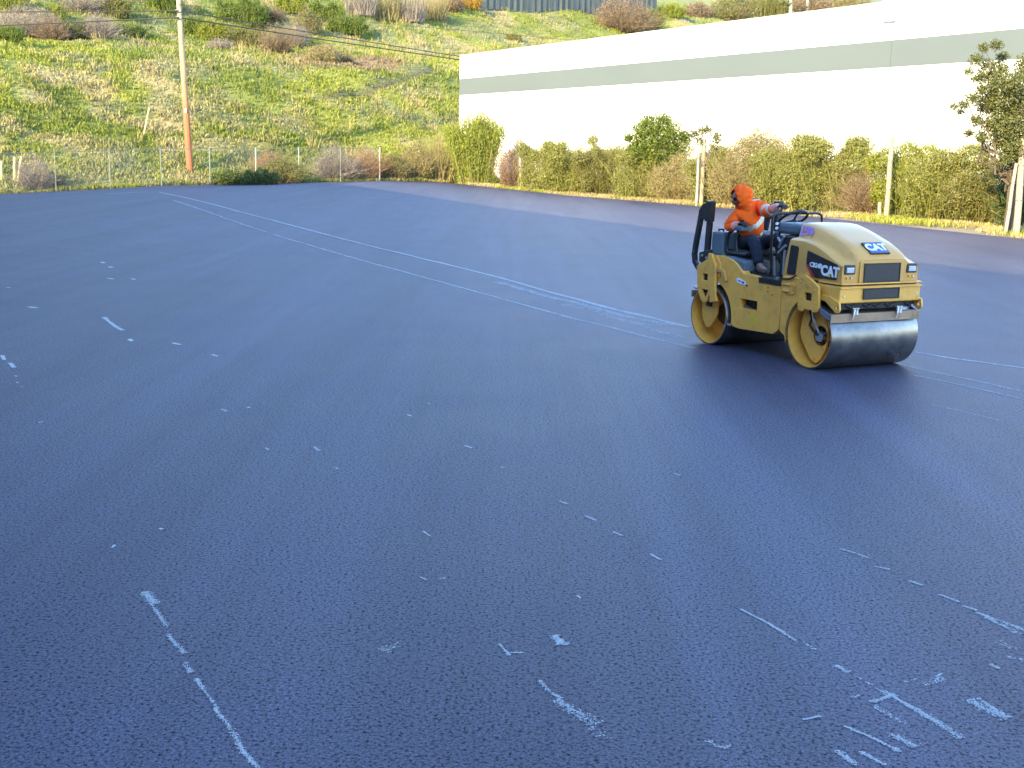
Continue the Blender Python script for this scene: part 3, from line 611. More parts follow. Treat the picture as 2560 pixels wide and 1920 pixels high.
SHR = [ # px, foot py, width, height, kind, palette, label, options
 # along the fence
 (88, 478, 96, 88, 'dry', 'grey', 'grey brown leafless bush just outside the fence at the far left', {}),
 (128, 474, 70, 46, 'leafy', 'dark', 'low dark green leaf clump standing in for the shadow of the grey leafless bush at far left', {}),  # dark foliage added where the grey bush's shadow lies, not a separate plant
 (618, 462, 165, 44, 'leafy', 'dark', 'low wide dark green bush behind the fence right of the utility pole', {}),
 (706, 458, 130, 62, 'mixed', 'olive', 'rounded yellow green bush at the fence beside the low dark bush', {}),
 (672, 456, 60, 74, 'dry', 'red', 'reddish brown dry bush rising behind the yellow green bush', {'D': 77}),
 (838, 452, 104, 88, 'dry', 'grey', 'purplish grey twiggy bush at the asphalt corner', {'cover': 1.6}),
 (916, 450, 74, 84, 'dry', 'red', 'rust brown dry bush just left of the last pale fence post', {'cover': 1.2}),
 (982, 450, 84, 70, 'mixed', 'olive', 'olive bush just right of the last pale fence post', {}),
 (1040, 450, 84, 96, 'mixed', 'tan', 'tan and olive bush left of the dead reeds', {}),
 (1106, 453, 76, 104, 'reed', 'tan', 'clump of dead tan reeds left of the tall bright green bush', {'cover': 2.2}),
 (1188, 463, 152, 176, 'upright', 'bamboo', 'tall bright green bamboo like bush in front of the warehouse corner', {'D': 83, 'cover': 1.0}),
 (1290, 472, 92, 118, 'mixed', 'red', 'thin reddish brown bush around the leaning bare post', {'D': 78.5}),
 # hedge in front of the warehouse, from far to near
 (1385, 488, 130, 138, 'leafy', 'hedge', 'first olive green hedge bush, right of the leaning bare post', {'D': 72}),
 (1455, 494, 140, 150, 'leafy', 'hedge', 'yellow green hedge bush between the bare post and the round green tree', {'D': 69}),
 (1545, 500, 150, 138, 'leafy', 'olive', 'darker green hedge bush under the left side of the round green tree', {'D': 66}),
 (1625, 508, 140, 125, 'leafy', 'hedge', 'yellow green hedge bush below the round green tree', {'D': 61}),
 (1700, 512, 120, 120, 'mixed', 'tan', 'tan hedge bush just left of the ivy topped double post', {'D': 58.5}),
 (1800, 520, 120, 150, 'leafy', 'hedge', 'sparse olive hedge bush just right of the ivy topped double post', {'D': 56}),
 (1885, 528, 165, 196, 'mixed', 'tan', 'tall tan wispy hedge bush behind the operator', {'D': 53.5, 'cover': 1.7}),
 (1985, 538, 150, 180, 'leafy', 'hedge', 'tan green hedge bush behind the roller hood', {'D': 51.5}),
 (2070, 545, 160, 205, 'leafy', 'hedge', 'tall olive hedge bush left of the thick pale post', {'D': 50}),
 (2175, 550, 110, 130, 'dry', 'brown', 'brown twiggy bush at the foot of the thick pale post', {'D': 48.3, 'cover': 1.3}),
 (2272, 552, 140, 190, 'leafy', 'ygreen', 'yellow green hedge bush just right of the thick pale post', {'D': 47.2}),
 (2360, 566, 165, 205, 'leafy', 'hedge', 'olive hedge bush reaching up to the right hand tree', {'D': 44}),
 (2450, 572, 150, 140, 'leafy', 'olive', 'low grey olive bush under the right hand tree', {'D': 42.5}),
 (2570, 588, 130, 170, 'leafy', 'dark', 'dark green bush behind the crossed posts at the right edge', {'D': 40.5}),
 # brush on the shelf above the grassy bank
 (70, 92, 170, 78, 'dry', 'grey', 'large grey leafless brush at the top left of the bank', {'cover': 1.5}),
 (18, 104, 90, 44, 'leafy', 'green', 'small green bush at the top left edge of the bank', {}),
 (132, 106, 80, 62, 'dry', 'brown', 'brown brush with pale stems at the top left', {'cover': 1.6}),
 (196, 104, 60, 46, 'leafy', 'dark', 'small dark green bush between two grey brushes', {}),
 (248, 102, 84, 66, 'dry', 'grey', 'grey brush with bright dead stems left of the utility pole', {'cover': 1.6}),
 (322, 94, 90, 34, 'leafy', 'dark', 'low blue green bush left of the utility pole', {}),
 (30, 26, 90, 60, 'leafy', 'ygreen', 'yellow green bush in the top left corner', {}),
 (135, 52, 60, 40, 'leafy', 'ygreen', 'yellow green bush above the brown brush', {}),
 (290, 44, 80, 56, 'leafy', 'olive', 'olive bush at the top edge left of the pole', {}),
 (210, 30, 130, 50, 'dry', 'grey', 'pale grey brush along the top edge left of the pole', {}),
 (410, 30, 90, 70, 'leafy', 'green', 'green bush just behind the top of the pole', {}),
 (482, 84, 62, 44, 'leafy', 'green', 'green bush just right of the pole below the cables', {}),
 (530, 100, 70, 48, 'leafy', 'ygreen', 'bright green bush second right of the pole', {}),
 (608, 66, 120, 78, 'leafy', 'green', 'large rounded green bush right of the pole', {}),
 (612, 116, 100, 56, 'leafy', 'olive', 'olive green bush under the cables', {}),
 (552, 128, 66, 34, 'dry', 'grey', 'small grey brush at the crest of the bank', {'cover': 1.2}),
 (674, 52, 80, 40, 'dry', 'brown', 'dark brown brush between the green bushes', {'cover': 1.4}),
 (694, 134, 90, 72, 'dry', 'brown', 'brown twiggy brush on the bare soil crest', {'cover': 1.2}),
 (742, 118, 56, 60, 'dry', 'grey', 'pale leafless brush in the middle of the hillside', {'cover': 1.1}),
 (728, 34, 80, 52, 'leafy', 'ygreen', 'yellow green bush at the top edge right of centre brush', {}),
 (770, 86, 70, 60, 'mixed', 'olive', 'olive bush with grey stems left of the lone green bush', {}),
 (818, 54, 90, 50, 'leafy', 'green', 'green bush above the lone green bush', {}),
 (868, 86, 104, 50, 'leafy', 'green', 'lone rounded green bush with its shadow on the grass', {}),
 (808, 158, 96, 48, 'mixed', 'tan', 'low tan bush on the crest of the bank', {}),
 (858, 160, 60, 30, 'dry', 'brown', 'low dark brown brush right of the low tan bush', {}),
 (900, 40, 90, 70, 'reed', 'grey', 'leftmost clump of tall pale dead stalks along the top', {'cover': 1.6}),
 (962, 52, 90, 74, 'reed', 'tan', 'second clump of tall pale dead stalks along the top', {'cover': 1.6}),
 (1022, 56, 90, 70, 'reed', 'grey', 'third clump of tall pale dead stalks along the top', {'cover': 1.8}),
 (1080, 50, 80, 64, 'reed', 'tan', 'rightmost clump of tall pale dead stalks along the top', {'cover': 1.6}),
 (1128, 30, 60, 44, 'mixed', 'brown', 'dark brown bush right of the dead stalks', {}),
 (1168, 22, 74, 36, 'leafy', 'orange', 'orange leaved bush at the left end of the tennis court screen', {}),
 (1285, 104, 40, 20, 'leafy', 'olive', 'tiny dark bush on the slope above the warehouse corner', {}),
 (1560, 82, 150, 84, 'dry', 'brown', 'big brown leafless bush in front of the tennis court screen', {'cover': 2.0}),
 (1620, 74, 84, 50, 'mixed', 'olive', 'green topped scrub beside the big brown leafless bush', {}),
 (1676, 44, 74, 34, 'leafy', 'ygreen', 'rounded golden green bush right of the tennis court screen', {}),
 (1745, 46, 74, 40, 'mixed', 'brown', 'russet bush right of the golden green bush', {}),
 (1835, 56, 120, 66, 'mixed', 'olive', 'olive bush above the warehouse roof left of the two pale posts', {}),
 (1920, 44, 110, 56, 'leafy', 'olive', 'green bush behind the two pale posts above the roof', {}),
 (2020, 36, 120, 50, 'mixed', 'brown', 'brown brush above the warehouse roof right of the two pale posts', {}),
 (2110, 30, 120, 50, 'mixed', 'tan', 'rightmost tan brush above the warehouse roof', {}),
]
for a in SHR:
    px, py, w_, h_, kd, pl, lb, op = a; shrub(px, py, w_, h_, kd, pl, lb, **op)

# ------------------------------------------------------------------ trees
def limb(mb, a, b, r0, r1, k=5, wob=.12):
    a, b = np.array(a, float), np.array(b, float); L = np.linalg.norm(b-a)
    pts = [a+(b-a)*u+(rng.normal(0, wob*L*.25, 3) if 0 < u < 1 else 0) for u in np.linspace(0, 1, k)]
    mb.tube(pts, list(np.linspace(r0, r1, k)), 7)
def tree(px, py, D, lobes_px, pal, label, trunk_px, cover=.8, leaf=.10, name='tree', fat=1.0):
    """lobes_px: (px, py, r_px) crown clumps in the photo"""
    d = ray(px, py); p = np.array([0, 0, CAM_H])+d*(D/d[1]); p[2] = float(ground(p[0], p[1]))
    az = math.atan2(-p[0], p[1]); e = empty(name, tuple(p), 0 if False else az, label, 'tree'); iz = Matrix.Rotation(-az, 3, 'Z')
    mb = MB(); lob = []; s = D/CAM_F
    for (lx, ly, lr) in lobes_px:
        dd = ray(lx, ly); q = np.array([0, 0, CAM_H])+dd*((D)/dd[1])-p; q = np.array(iz @ Vector(q)); q[1] += rng.normal(0, .35)
        lr *= fat; lob.append((q[0], q[1], q[2], lr*s, lr*s*.9, lr*s*.85))
    crotch = np.array([0, 0, min(l[2] for l in lob)*.55+.4])
    limb(mb, (0, 0, -.2), crotch, trunk_px*s/2, trunk_px*s/2*.75, 6, .08)
    for l in lob[::2]: limb(mb, crotch+rng.normal(0, .08, 3), (l[0], l[1], l[2]), trunk_px*s/2*.3, .008, 7, .32)
    smoothobj(mb.build('trunk', M_BARK, e))
    v, lum = cloud(lob, leaf, cover, .42, rough=.65, shell=.8, seed=px); soup('crown', v, 4, M_LEAF, palcol(pal, len(v), lum), e)
    return e
tree(1652, 505, 62.5, [(1642, 322, 30), (1610, 330, 24), (1676, 335, 26), (1640, 360, 36), (1600, 375, 26), (1690, 375, 30), (1655, 400, 34), (1712, 345, 14), (1570, 345, 10), (1620, 305, 14), (1660, 300, 14)], 'green',
     'small round topped bright green tree in the middle of the hedge', 12, 1.3, .13, 'hedge_tree', 1.35)
tree(2520, 580, 38.8, [(2460, 120, 12), (2492, 118, 13), (2507, 140, 14), (2440, 150, 16), (2470, 165, 18), (2500, 175, 20), (2420, 178, 11), (2445, 195, 16), (2485, 215, 24), (2530, 210, 26), (2455, 225, 12), (2560, 190, 22),
     (2410, 262, 12), (2388, 268, 9), (2435, 245, 16), (2460, 262, 20), (2400, 278, 8), (2500, 255, 26), (2545, 260, 34), (2590, 240, 36), (2440, 300, 16), (2475, 310, 20), (2515, 315, 30), (2560, 320, 34), (2600, 330, 34), (2420, 332, 12), (2455, 345, 16), (2490, 360, 18), (2530, 375, 28), (2575, 385, 30), (2610, 400, 30), (2510, 400, 16), (2550, 420, 24), (2530, 240, 44), (2575, 290, 50), (2510, 300, 34), (2480, 180, 26), (2480, 250, 30), (2545, 340, 40), (2600, 380, 44), (2500, 330, 26), (2560, 160, 20)], 'tree',
     'tall dark open crowned tree at the right edge in front of the warehouse', 26, 1.15, .085, 'tree', 1.2)

# ------------------------------------------------------------------ posts along the right hand side of the lot
def post(px, py, px2, py2, wpx, label, m_=None, D=None, kind='pipe', group='old posts along the bushes'):
    if D is None: p = hit(px, py)
    else: d = ray(px, py); p = np.array([0, 0, CAM_H])+d*(D/d[1]); p[2] = float(ground(p[0], p[1]))
    d = ray(px2, py2); q = np.array([0, 0, CAM_H])+d*(p[1]/d[1]); r = wpx*p[1]/CAM_F/2
    e = empty('post', tuple(p), 0, label, 'post', group)
    t = q-p; mb = MB().tube([-t*.05, t*.33+np.array([.01, 0, 0]), t*.66-np.array([.012, 0, 0]), t], [r, r*.97, r*.94, r*.9], 10); smoothobj(mb.build('shaft', m_ or M_WOODPALE, e))
    MB().tube([t*1.0, t*1.006], [r*1.15, r*.6], 10).build('cap', M_GALV, e)
    for u in (.36, .72): MB().tube([t*(u-.006), t*(u+.006)], r*1.12, 10).build('tie_band', M_DARKGALV, e)
    return e
post(1303, 472, 1298, 345, 7, 'thin leaning grey brown post among the reddish bush')
post(1741, 512, 1749, 352, 9, 'thinner left post of the ivy topped pair', M_GALV)
post(1752, 512, 1761, 348, 12, 'thicker pale right post of the ivy topped pair')
post(2215, 545, 2231, 345, 13, 'thick pale straight post left of the yellow green bush')
post(2540, 586, 2559, 345, 17, 'thick grey post nearest the right edge, crossed by a thin stake')
post(2513, 586, 2541, 408, 9, 'thin slanting wooden stake leaning against the thick grey post')
post(2198, 545, 2200, 505, 10, 'short broken stub at the foot of the thick pale post')
# ivy on top of the double post
ip = hit(1750, 512); dd = ray(1756, 345); q = np.array([0, 0, CAM_H])+dd*(ip[1]/dd[1]); s = ip[1]/CAM_F
e = empty('ivy', tuple(q), 0, 'ivy tangle crowning the double post in the hedge', 'climbing plant')
v, lum = cloud([(-18*s, 0, 10*s+2, 20*s, .3, 14*s), (8*s, 0, 20*s+2, 22*s, .35, 12*s), (34*s, 0, 2*s+2, 16*s, .3, 16*s), (26*s, .1, -22*s+2, 12*s, .25, 14*s), (-6*s, 0, -8*s+2, 14*s, .25, 12*s)], .10, .8, rough=.5, shell=.8)
v[..., 2] -= 2; soup('leaves', v, 4, M_LEAF, palcol('tree', len(v), lum), e)
v = stalks(40, .2, 1.2, .3, .03, 4, .6); v[..., 2] -= 1.3; soup('stems', v, 4, M_DRY, palcol('grey', len(v)), e)
# stakes at far left and dead stalks on the bank
for i, (a, b, c, d_, w_, lb) in enumerate([(4, 462, 4, 402, 7, 'leftmost of three pale stakes standing at the far left'), (36, 456, 37, 392, 8, 'middle of three pale stakes standing at the far left'), (43, 456, 54, 391, 7, 'slanting rightmost of three pale stakes at the far left')]):
    post(a, b, c, d_, w_, lb, mat('pale_stake', (.42, .37, .20), .8) if i == 0 else bpy.data.materials['pale_stake'], group='pale stakes behind the fence', D=67)
post(359, 338, 374, 268, 4.5, 'tall pale yellow dead stalk leaning on the grassy bank', bpy.data.materials['pale_stake'], group=None)
post(1976, 40, 1977, -30, 7, 'left one of two thin pale posts above the warehouse roof', M_WHITE, group='pale posts above the roof')
post(2018, 36, 2019, -40, 8, 'right one of two thin pale posts above the warehouse roof', M_WHITE, group='pale posts above the roof')

# ------------------------------------------------------------------ tennis court screen on the crest
A_ = hit(1192, 20); B_ = hit(1640, 40)
sc_ = empty('court_fence', tuple(A_), 0, 'dark windscreen covered tennis court fence on the hill crest', 'fence')
M_SCREEN = mat('windscreen_fabric', (.055, .068, .070), .9, var=.15, vscale=.6)
dv = (B_-A_); npan = 8; Ls = np.hypot(dv[0], dv[1]); ux, uy = dv[0]/Ls, dv[1]/Ls
for i in range(npan+1):
    u = i/npan; p = dv*u; zz = float(ground(A_[0]+p[0], A_[1]+p[1]))-A_[2]
    smoothobj(MB().tube([(p[0], p[1], zz-.3), (p[0], p[1], zz+3.7)], .075, 8).build('fence_post', M_GALV if i % 3 else M_DARKGALV, sc_))
    if i < npan:
        p2 = dv*(i+1)/npan; z2 = float(ground(A_[0]+p2[0], A_[1]+p2[1]))-A_[2]; vv = []; K = 13
        for j in range(K):
            w_ = j/(K-1); x = p[0]*(1-w_)+p2[0]*w_; y = p[1]*(1-w_)+p2[1]*w_; z = zz*(1-w_)+z2*w_; o_ = .10*math.sin(j*2.1+i)*math.sin(math.pi*w_)+.09
            vv += [(x+uy*o_, y-ux*o_, z+.02), (x+uy*o_*.6, y-ux*o_*.6, z+3.5)]
        pydata('screen_panel', vv, [(2*j, 2*j+2, 2*j+3, 2*j+1) for j in range(K-1)], M_SCREEN, sc_)
        MB().tube([(p[0], p[1], zz+3.6), (p2[0], p2[1], z2+3.6)], .03, 6).build('top_rail', M_GALV, sc_)

# ------------------------------------------------------------------ grass on the bank and verge
def grass(name, N, region, hgt, wid, nb, keep, mat_=M_GRASS, colf=None, flop=.8):
    x = rng.uniform(region[0], region[1], N); y = rng.uniform(region[2], region[3], N); k = keep(x, y); x, y = x[k], y[k]
    z = ground(x, y); P = np.stack([x, y, z], 1); u, v, d = project(P); k = (d > 1) & (u > -150) & (u < 2710) & (v > -60) & (v < 700); P = P[k]; x, y = x[k], y[k]
    n = len(P); t = hill_t(x, y); col = (colf or grasscol)(x, y, t); hv = (.55+.9*vnoise(x, y, 1.3))
    Pb = np.repeat(P, nb, 0); m_ = n*nb; ang = rng.random(m_)*2*math.pi; rr = rng.random(m_)*wid*3.2
    Pb = Pb+np.stack([np.cos(ang)*rr, np.sin(ang)*rr, -.03+0*rr], 1)
    H = hgt*rng.uniform(.45, 1.25, m_)*np.repeat(hv, nb); lean = np.stack([np.cos(ang), np.sin(ang), 0*ang], 1)*(H*rng.uniform(.1, flop, m_))[:, None]
    tip = Pb+lean+np.stack([0*H, 0*H, H], 1); a2 = ang+math.pi/2+rng.normal(0, .5, m_); sd_ = np.stack([np.cos(a2), np.sin(a2), 0*a2], 1)*(wid*rng.uniform(.5, 1.3, m_))[:, None]/2
    mid = Pb*.5+tip*.5+np.stack([0*H, 0*H, H*.12], 1)
    V = np.stack([Pb-sd_*.4, mid-sd_, tip, mid+sd_], 1); c = np.repeat(col, nb, 0)*rng.uniform(.82, 1.22, (m_, 1))*np.array([1, 1, 1])
    o = soup(name, V, 4, mat_, c); o['kind'] = 'stuff'; return o
def on_hill(x, y):
    t = hill_t(x, y); inb = (x-WC[0])*WNn[0]+(y-WC[1])*WNn[1]; al = (x-WC[0])*WD[0]+(y-WC[1])*WD[1]
    return (t > .05) & (t < 92) & ~((inb > -.05) & (inb < WDEEP) & (al > 0) & (al < WLEN)) & (trail_d(x, y)+rng.random(len(x))*.5 > .55)
def thin(f, a, b, c):  # drop density with distance
    return lambda x, y: f(x, y) & (rng.random(len(x)) < np.clip((a/np.maximum(y, 1))**2, c, 1))
grass('hill_grass', 460000, (-62, 62, 55, 205), .29, .095, 5, thin(on_hill, 72, 0, .12))
def on_verge(x, y): r = redge(y); return (x > r+.25) & (x < r+3.4+1.5*vnoise(x, y, 3)) & (hill_t(x, y) < 1) & (vnoise(x, y, 2.1)+rng.random(len(x))*.35 > .52)
def vcol(x, y, t):
    w = sstep(.3, .7, vnoise(x, y, 2.0))[:, None]; return YGREEN*1.1*w+TAN*(1-w)
grass('verge_grass', 60000, (-8, 22, 26, 86), .16, .035, 7, on_verge, colf=vcol)
def on_toe(x, y): t = hill_t(x, y); return (t > -.35) & (t < .5)
grass('fence_foot_grass', 90000, (-34, -2, 55, 88), .22, .05, 6, on_toe)
# dead stalk tufts scattered over the bank
pts = []; 
def tuft_field(n):
    x = rng.uniform(-40, 12, n); y = rng.uniform(60, 135, n); t = hill_t(x, y); k = (t > .8) & (t < 40) & (fbm(x+70, y, 5, 2) > .50) & on_hill(x, y); x, y = x[k], y[k]; z = ground(x, y)
    out = []
    for a, b, c in zip(x, y, z):
        s = stalks(9, .22, random.uniform(.5, 1.25), .28, .045, 2, .3); out.append(s+np.array([a, b, c]))
    return np.concatenate(out)
v = tuft_field(900); o = soup('dead_grass_tufts', v, 4, M_DRY, palcol('tan', len(v))*1.15); o['kind'] = 'stuff'

# ------------------------------------------------------------------ road roller (x forward, y to its left, z up)
roller = empty('road_roller', (3.21938, 13.48714, 0), -1.09247, 'yellow tandem drum road roller with a driver, standing on the fresh asphalt', 'road roller')
YC = (.80, .385, .06)
M_YEL = mat('yellow_paint', YC, .46, var=.08, vscale=3, grime=.42, grimecol=(.20, .125, .07), coat=.15)
M_YEL2 = mat('yellow_hood', (.58, .29, .065), .44, var=.05, vscale=3, grime=.15, grimecol=(.34, .26, .18), coat=.12)
M_STEEL = mat('drum_steel', (.19, .185, .19), .33, .85, var=.28, vscale=4, grime=.6, grimecol=(.08, .072, .07), bump=.15, bscale=60)
M_BLK = mat('black_paint', (.010, .011, .013), .38, var=.3, vscale=8, grime=.25, grimecol=(.05, .05, .05))
M_BLK2 = mat('black_frame', (.013, .012, .013), .7, var=.4, vscale=10, grime=.4, grimecol=(.05, .04, .035))
M_GREY = mat('slate_plastic', (.085, .115, .145), .55, var=.08, vscale=6, bump=.15, bscale=120)
M_TANS = mat('worn_scraper_steel', (.30, .19, .12), .6, .25, var=.3, vscale=7, grime=.6, grimecol=(.30, .27, .25))
M_BRT = mat('bright_steel', (.55, .54, .52), .35, .8, var=.2, vscale=20, grime=.3)
M_LENS = mat('lamp_lens', (.62, .62, .66), .12, .3, var=.1, vscale=40, coat=.8)
M_GRILL = mat('grille_mesh', (.075, .066, .07), .6, .3, var=.15, vscale=30)
M_WHT = mat('white_lettering', (.75, .76, .80), .35, var=.04)
M_DECAL = mat('black_decal', (.012, .013, .018), .3, var=.1, coat=.3)
M_RED = mat('red_decal', (.42, .03, .03), .35, var=.1)
M_LAV = mat('violet_decal', (.33, .17, .45), .4, var=.15)
M_BLUE = mat('blue_decal', (.06, .08, .30), .35, var=.1)
M_YDEC = mat('bright_yellow_decal', (.62, .50, .03), .4, var=.1)
M_SEAT = mat('black_vinyl', (.014, .014, .017), .5, var=.2, bump=.2)
HW = .60
def lathe_y(name, prof, mat_, parent, n=72, closed=True, cx=0, cz=0):
    """profile [(y, r)] turned round the drum axle"""
    v = []; f = []; k = len(prof)
    for i in range(n):
        a = 2*math.pi*i/n
        for (y, r) in prof: v.append((cx+r*math.cos(a), y, cz+r*math.sin(a)))
    for i in range(n):
        j = (i+1) % n
        for q in range(k if closed else k-1):
            q2 = (q+1) % k; f.append((i*k+q, i*k+q2, j*k+q2, j*k+q))
    o = pydata(name, v, f, mat_, parent); bm = bmesh.new(); bm.from_mesh(o.data); bmesh.ops.remove_doubles(bm, verts=bm.verts, dist=1e-6); bmesh.ops.recalc_face_normals(bm, faces=bm.faces); bm.to_mesh(o.data); bm.free()
    return smoothobj(o, 35)
def drum(cx, name):
    o = lathe_y(name, [(-HW+.006, .35), (-HW, .346), (-HW, .334), (HW, .334), (HW, .346), (HW-.006, .35)], M_STEEL, roller, 96, True, cx, .35)
    lathe_y('drum_lining', [(-HW+.002, .3335), (-HW+.002, .327), (-.335, .322), (-.335, .12), (-.31, .12), (-.31, .3335)], M_YEL, o, 72, True, cx, .35)
    lathe_y('drum_lining', [(HW-.002, .3335), (HW-.002, .327), (.335, .322), (.335, .12), (.31, .12), (.31, .3335)], M_YEL, o, 72, True, cx, .35)
    lathe_y('hub', [(-.40, .001), (-.40, .10), (-.36, .13), (-.30, .13), (-.30, .001)], mat('rust_brown_hub', (.11, .06, .035), .7, .2, grime=.5) if name == 'front_drum' else bpy.data.materials['rust_brown_hub'], o, 32, False, cx, .35)
    return o
fd = drum(.875, 'front_drum'); rd = drum(-.875, 'rear_drum')

# --- front frame and lower body
archF = arc(.875, .35, .395, 196, 112, 18)
low = [(.40, .925), (.40, .33), (.50, .27)]+[p for p in archF]+[(.76, .735), (1.20, .735), (1.20, .905)]
fr = plate('front_frame', low, [], -.50, .50, M_BLK2, roller, .004)
plate('front_side_plate', [(.385, .93), (.385, .335), (.50, .275)]+archF+[(.735, .80), (.735, .925)], [], -.585, -.505, M_YEL, fr, .008)
plate('front_side_plate', [(.385, .93), (.385, .335), (.50, .275)]+archF+[(.735, .80), (.735, .925)], [], .505, .585, M_YEL, fr, .008)
bump = MB().box(.74, 1.245, -.555, .555, .725, .900).build('lower_nose', M_YEL, roller, .014)
for s in (-1, 1):
    lug = plate('lifting_eye', [(.98, .79), (1.12, .79), (1.265, .74)]+arc(1.235, .672, .042, 20, -140, 10)+[(1.06, .735), (.98, .745)], [arc(1.235, .685, .018, 0, 340, 12)], s*.565-.012, s*.565+.012, M_YEL, roller, .004)
# yoke plates carrying the drum
def mir(f):
    for s in (-1, 1): f(s)
def yoke_front(s):
    y0, y1 = (-.625, -.592) if s < 0 else (.592, .625)
    out = [(.69, .79), (.665, .87), (.712, .972), (.787, .978), (.904, .927), (1.000, .875), (1.02, .66), (1.0, .615), (.93, .60), (.92, .622), (.80, .622), (.79, .60), (.72, .598), (.695, .64)]
    o = plate('yoke_plate', out, [[(.795, .800), (.905, .795), (.905, .715), (.80, .715)]], y0, y1, M_YEL, roller, .005)
    ys = y0-.004 if s < 0 else y1+.004
    for (x, z) in ((.725, .90), (.80, .885), (.865, .86), (.945, .83), (.735, .735), (.965, .71), (.735, .655), (.975, .645), (.74, .94)):
        MB().cyl((x, ys-s*0-.004, z), (x, ys+.006, z), .0095, n=10).build('bolt', M_YEL, o)
    MB().box(.822, .845, ys-.006, ys+.002, .84, .90).build('weld_tab', M_YEL2, o, .003)
    MB().box(.79, .91, -.59 if s < 0 else .50, -.50 if s < 0 else .59, .70, .81).build('pocket', M_BLK2, o)
mir(yoke_front)
def inner_arm_front(s):
    y0, y1 = (-.50, -.475) if s < 0 else (.475, .50)
    out = [(.665, .60), (.640, .47), (.628, .35), (.655, .28), (.80, .10), (.842, .072), (.90, .058), (.965, .11), (1.032, .22), (1.05, .33), (1.045, .46), (.99, .56), (.93, .62)]
    o = plate('drum_arm', out, [arc(.945, .352, .108, 0, 350, 28)], y0, y1, M_YEL, roller, .005)
    for (x, z) in ((.69, .40), (.72, .56), (.70, .28), (.87, .10), (.99, .22), (1.0, .50)): MB().cyl((x, y0-.008, z), (x, y1+.008, z), .012, n=10).build('bolt', M_YEL, o)
mir(inner_arm_front)
mo = MB(); mo.cyl((.945, -.52, .345), (.945, -.36, .345), .055, n=20); mot = smoothobj(mo.build('drive_motor', M_BRT, roller))
for a in range(5): MB().cyl((.945+.075*math.cos(a*1.256+.3), -.50, .345+.075*math.sin(a*1.256+.3)), (.945+.075*math.cos(a*1.256+.3), -.42, .345+.075*math.sin(a*1.256+.3)), .016, n=8).build('motor_bolt', M_BLK2, mot)
smoothobj(MB().tube([(.80, -.535, .60), (.835, -.535, .52), (.80, -.53, .45), (.86, -.53, .40), (.93, -.525, .36)], .014, 8).build('hydraulic_hose', M_DARK, mot))
smoothobj(MB().tube([(.84, -.54, .60), (.87, -.545, .53), (.91, -.54, .46), (.95, -.53, .39)], .013, 8).build('hydraulic_hose', M_BRT, mot))
# strap from the yoke down to the scraper on the near side
plate('scraper_arm', [(1.0, .66), (1.03, .665), (1.205, .60), (1.20, .55), (1.16, .55), (1.03, .61)], [], -.612, -.597, mat('grey_arm', (.16, .16, .19), .5, .3), roller, .003)
plate('scraper_arm', [(1.0, .66), (1.03, .665), (1.205, .60), (1.20, .55), (1.16, .55), (1.03, .61)], [], .597, .612, bpy.data.materials['grey_arm'], roller, .003)
# scraper beam and its brackets
sb = MB(); sb.box(1.188, 1.204, -.612, .612, .522, .612); sb.box(1.12, 1.19, -.612, .612, .600, .611); scr = sb.build('scraper_beam', M_TANS, roller, .003)
for yb in (-.30, .30):
    b = MB(); b.box(1.206, 1.222, yb-.035, yb+.035, .60, .66); b.box(1.18, 1.23, yb-.045, yb+.045, .66, .672); br = b.build('scraper_bracket', M_BRT, scr, .003)
    MB().tube([(1.222, yb-.02, .655), (1.238, yb-.04, .60), (1.232, yb-.055, .55)], [.014, .012, .009], 8).build('hook', M_BRT, scr)
    MB().tube([(1.222, yb+.02, .655), (1.238, yb+.0, .60)], .011, 8).build('hook', M_BRT, scr)
ub = MB().box(.98, 1.19, -.50, .50, .655, .724).build('under_nose', M_BLK2, roller)
for y in (-.42, -.18, -.05, .12, .40): MB().tube([(1.19, y, .70), (1.205, y+.05, .675), (1.19, y+.13, .70)], .010, 8).build('hose', M_DARK, ub)
MB().box(.20, .98, -.42, .42, .30, .70).build('engine_block', M_BLK2, roller)

# --- hood
def interp(x, P): return float(np.interp(x, [p[0] for p in P], [p[1] for p in P]))
ZC = [(.27, 1.478), (.36, 1.492), (.50, 1.482), (.70, 1.432), (.87, 1.372), (1.03, 1.315), (1.13, 1.262), (1.19, 1.215), (1.225, 1.165)]
ZS = [(.30, 1.315), (.40, 1.325), (.60, 1.325), (.80, 1.285), (.95, 1.225), (1.10, 1.150), (1.20, 1.115), (1.23, 1.100)]
ZB = .925
us = [0, .03, .09, .18, .28, .38, .48, .58, .68, .77, .85, .91, .95, .975, 1.0]
crosssec = [ # (|y|, kind, weight): blend between side shoulder and centre crown
 (.520, 'b', 0), (.522, 'm', 0), (.520, 's', -.050), (.508, 's', -.012), (.475, 's', .006), (.415, 's', .012), (.375, 's', .020), (.352, 'c', .35), (.335, 'c', .80), (.305, 'c', .96), (.20, 'c', 1.0), (0, 'c', 1.02)]
sec = [(-y, k, w) for y, k, w in crosssec]+[(y, k, w) for y, k, w in crosssec[::-1][1:]]
V = []; NJ = len(sec)
for u in us:
    for (y, k, w) in sec:
        ay = abs(y); xr = .385-.11*(1-min(1, ay/.5)); xf = 1.232-.012*(ay/.5)**2
        if k == 'b': x = .315+(xf-.315)*u; z = ZB
        elif k == 'm': x = .345+(xf-.345)*u; z = ZB+.18
        else:
            x = xr+(xf-xr)*u
            zs = interp(x, ZS); zc = interp(x, ZC)
            z = zs+w if k == 's' else zs+.02+(zc-zs-.02)*w
        V.append((x, y, z))
F = [(i*NJ+j, i*NJ+j+1, (i+1)*NJ+j+1, (i+1)*NJ+j) for i in range(len(us)-1) for j in range(NJ-1)]
F.append(tuple(range(NJ))[::-1]); nose = (len(us)-1)*NJ; F.append(tuple(nose+j for j in range(NJ)))
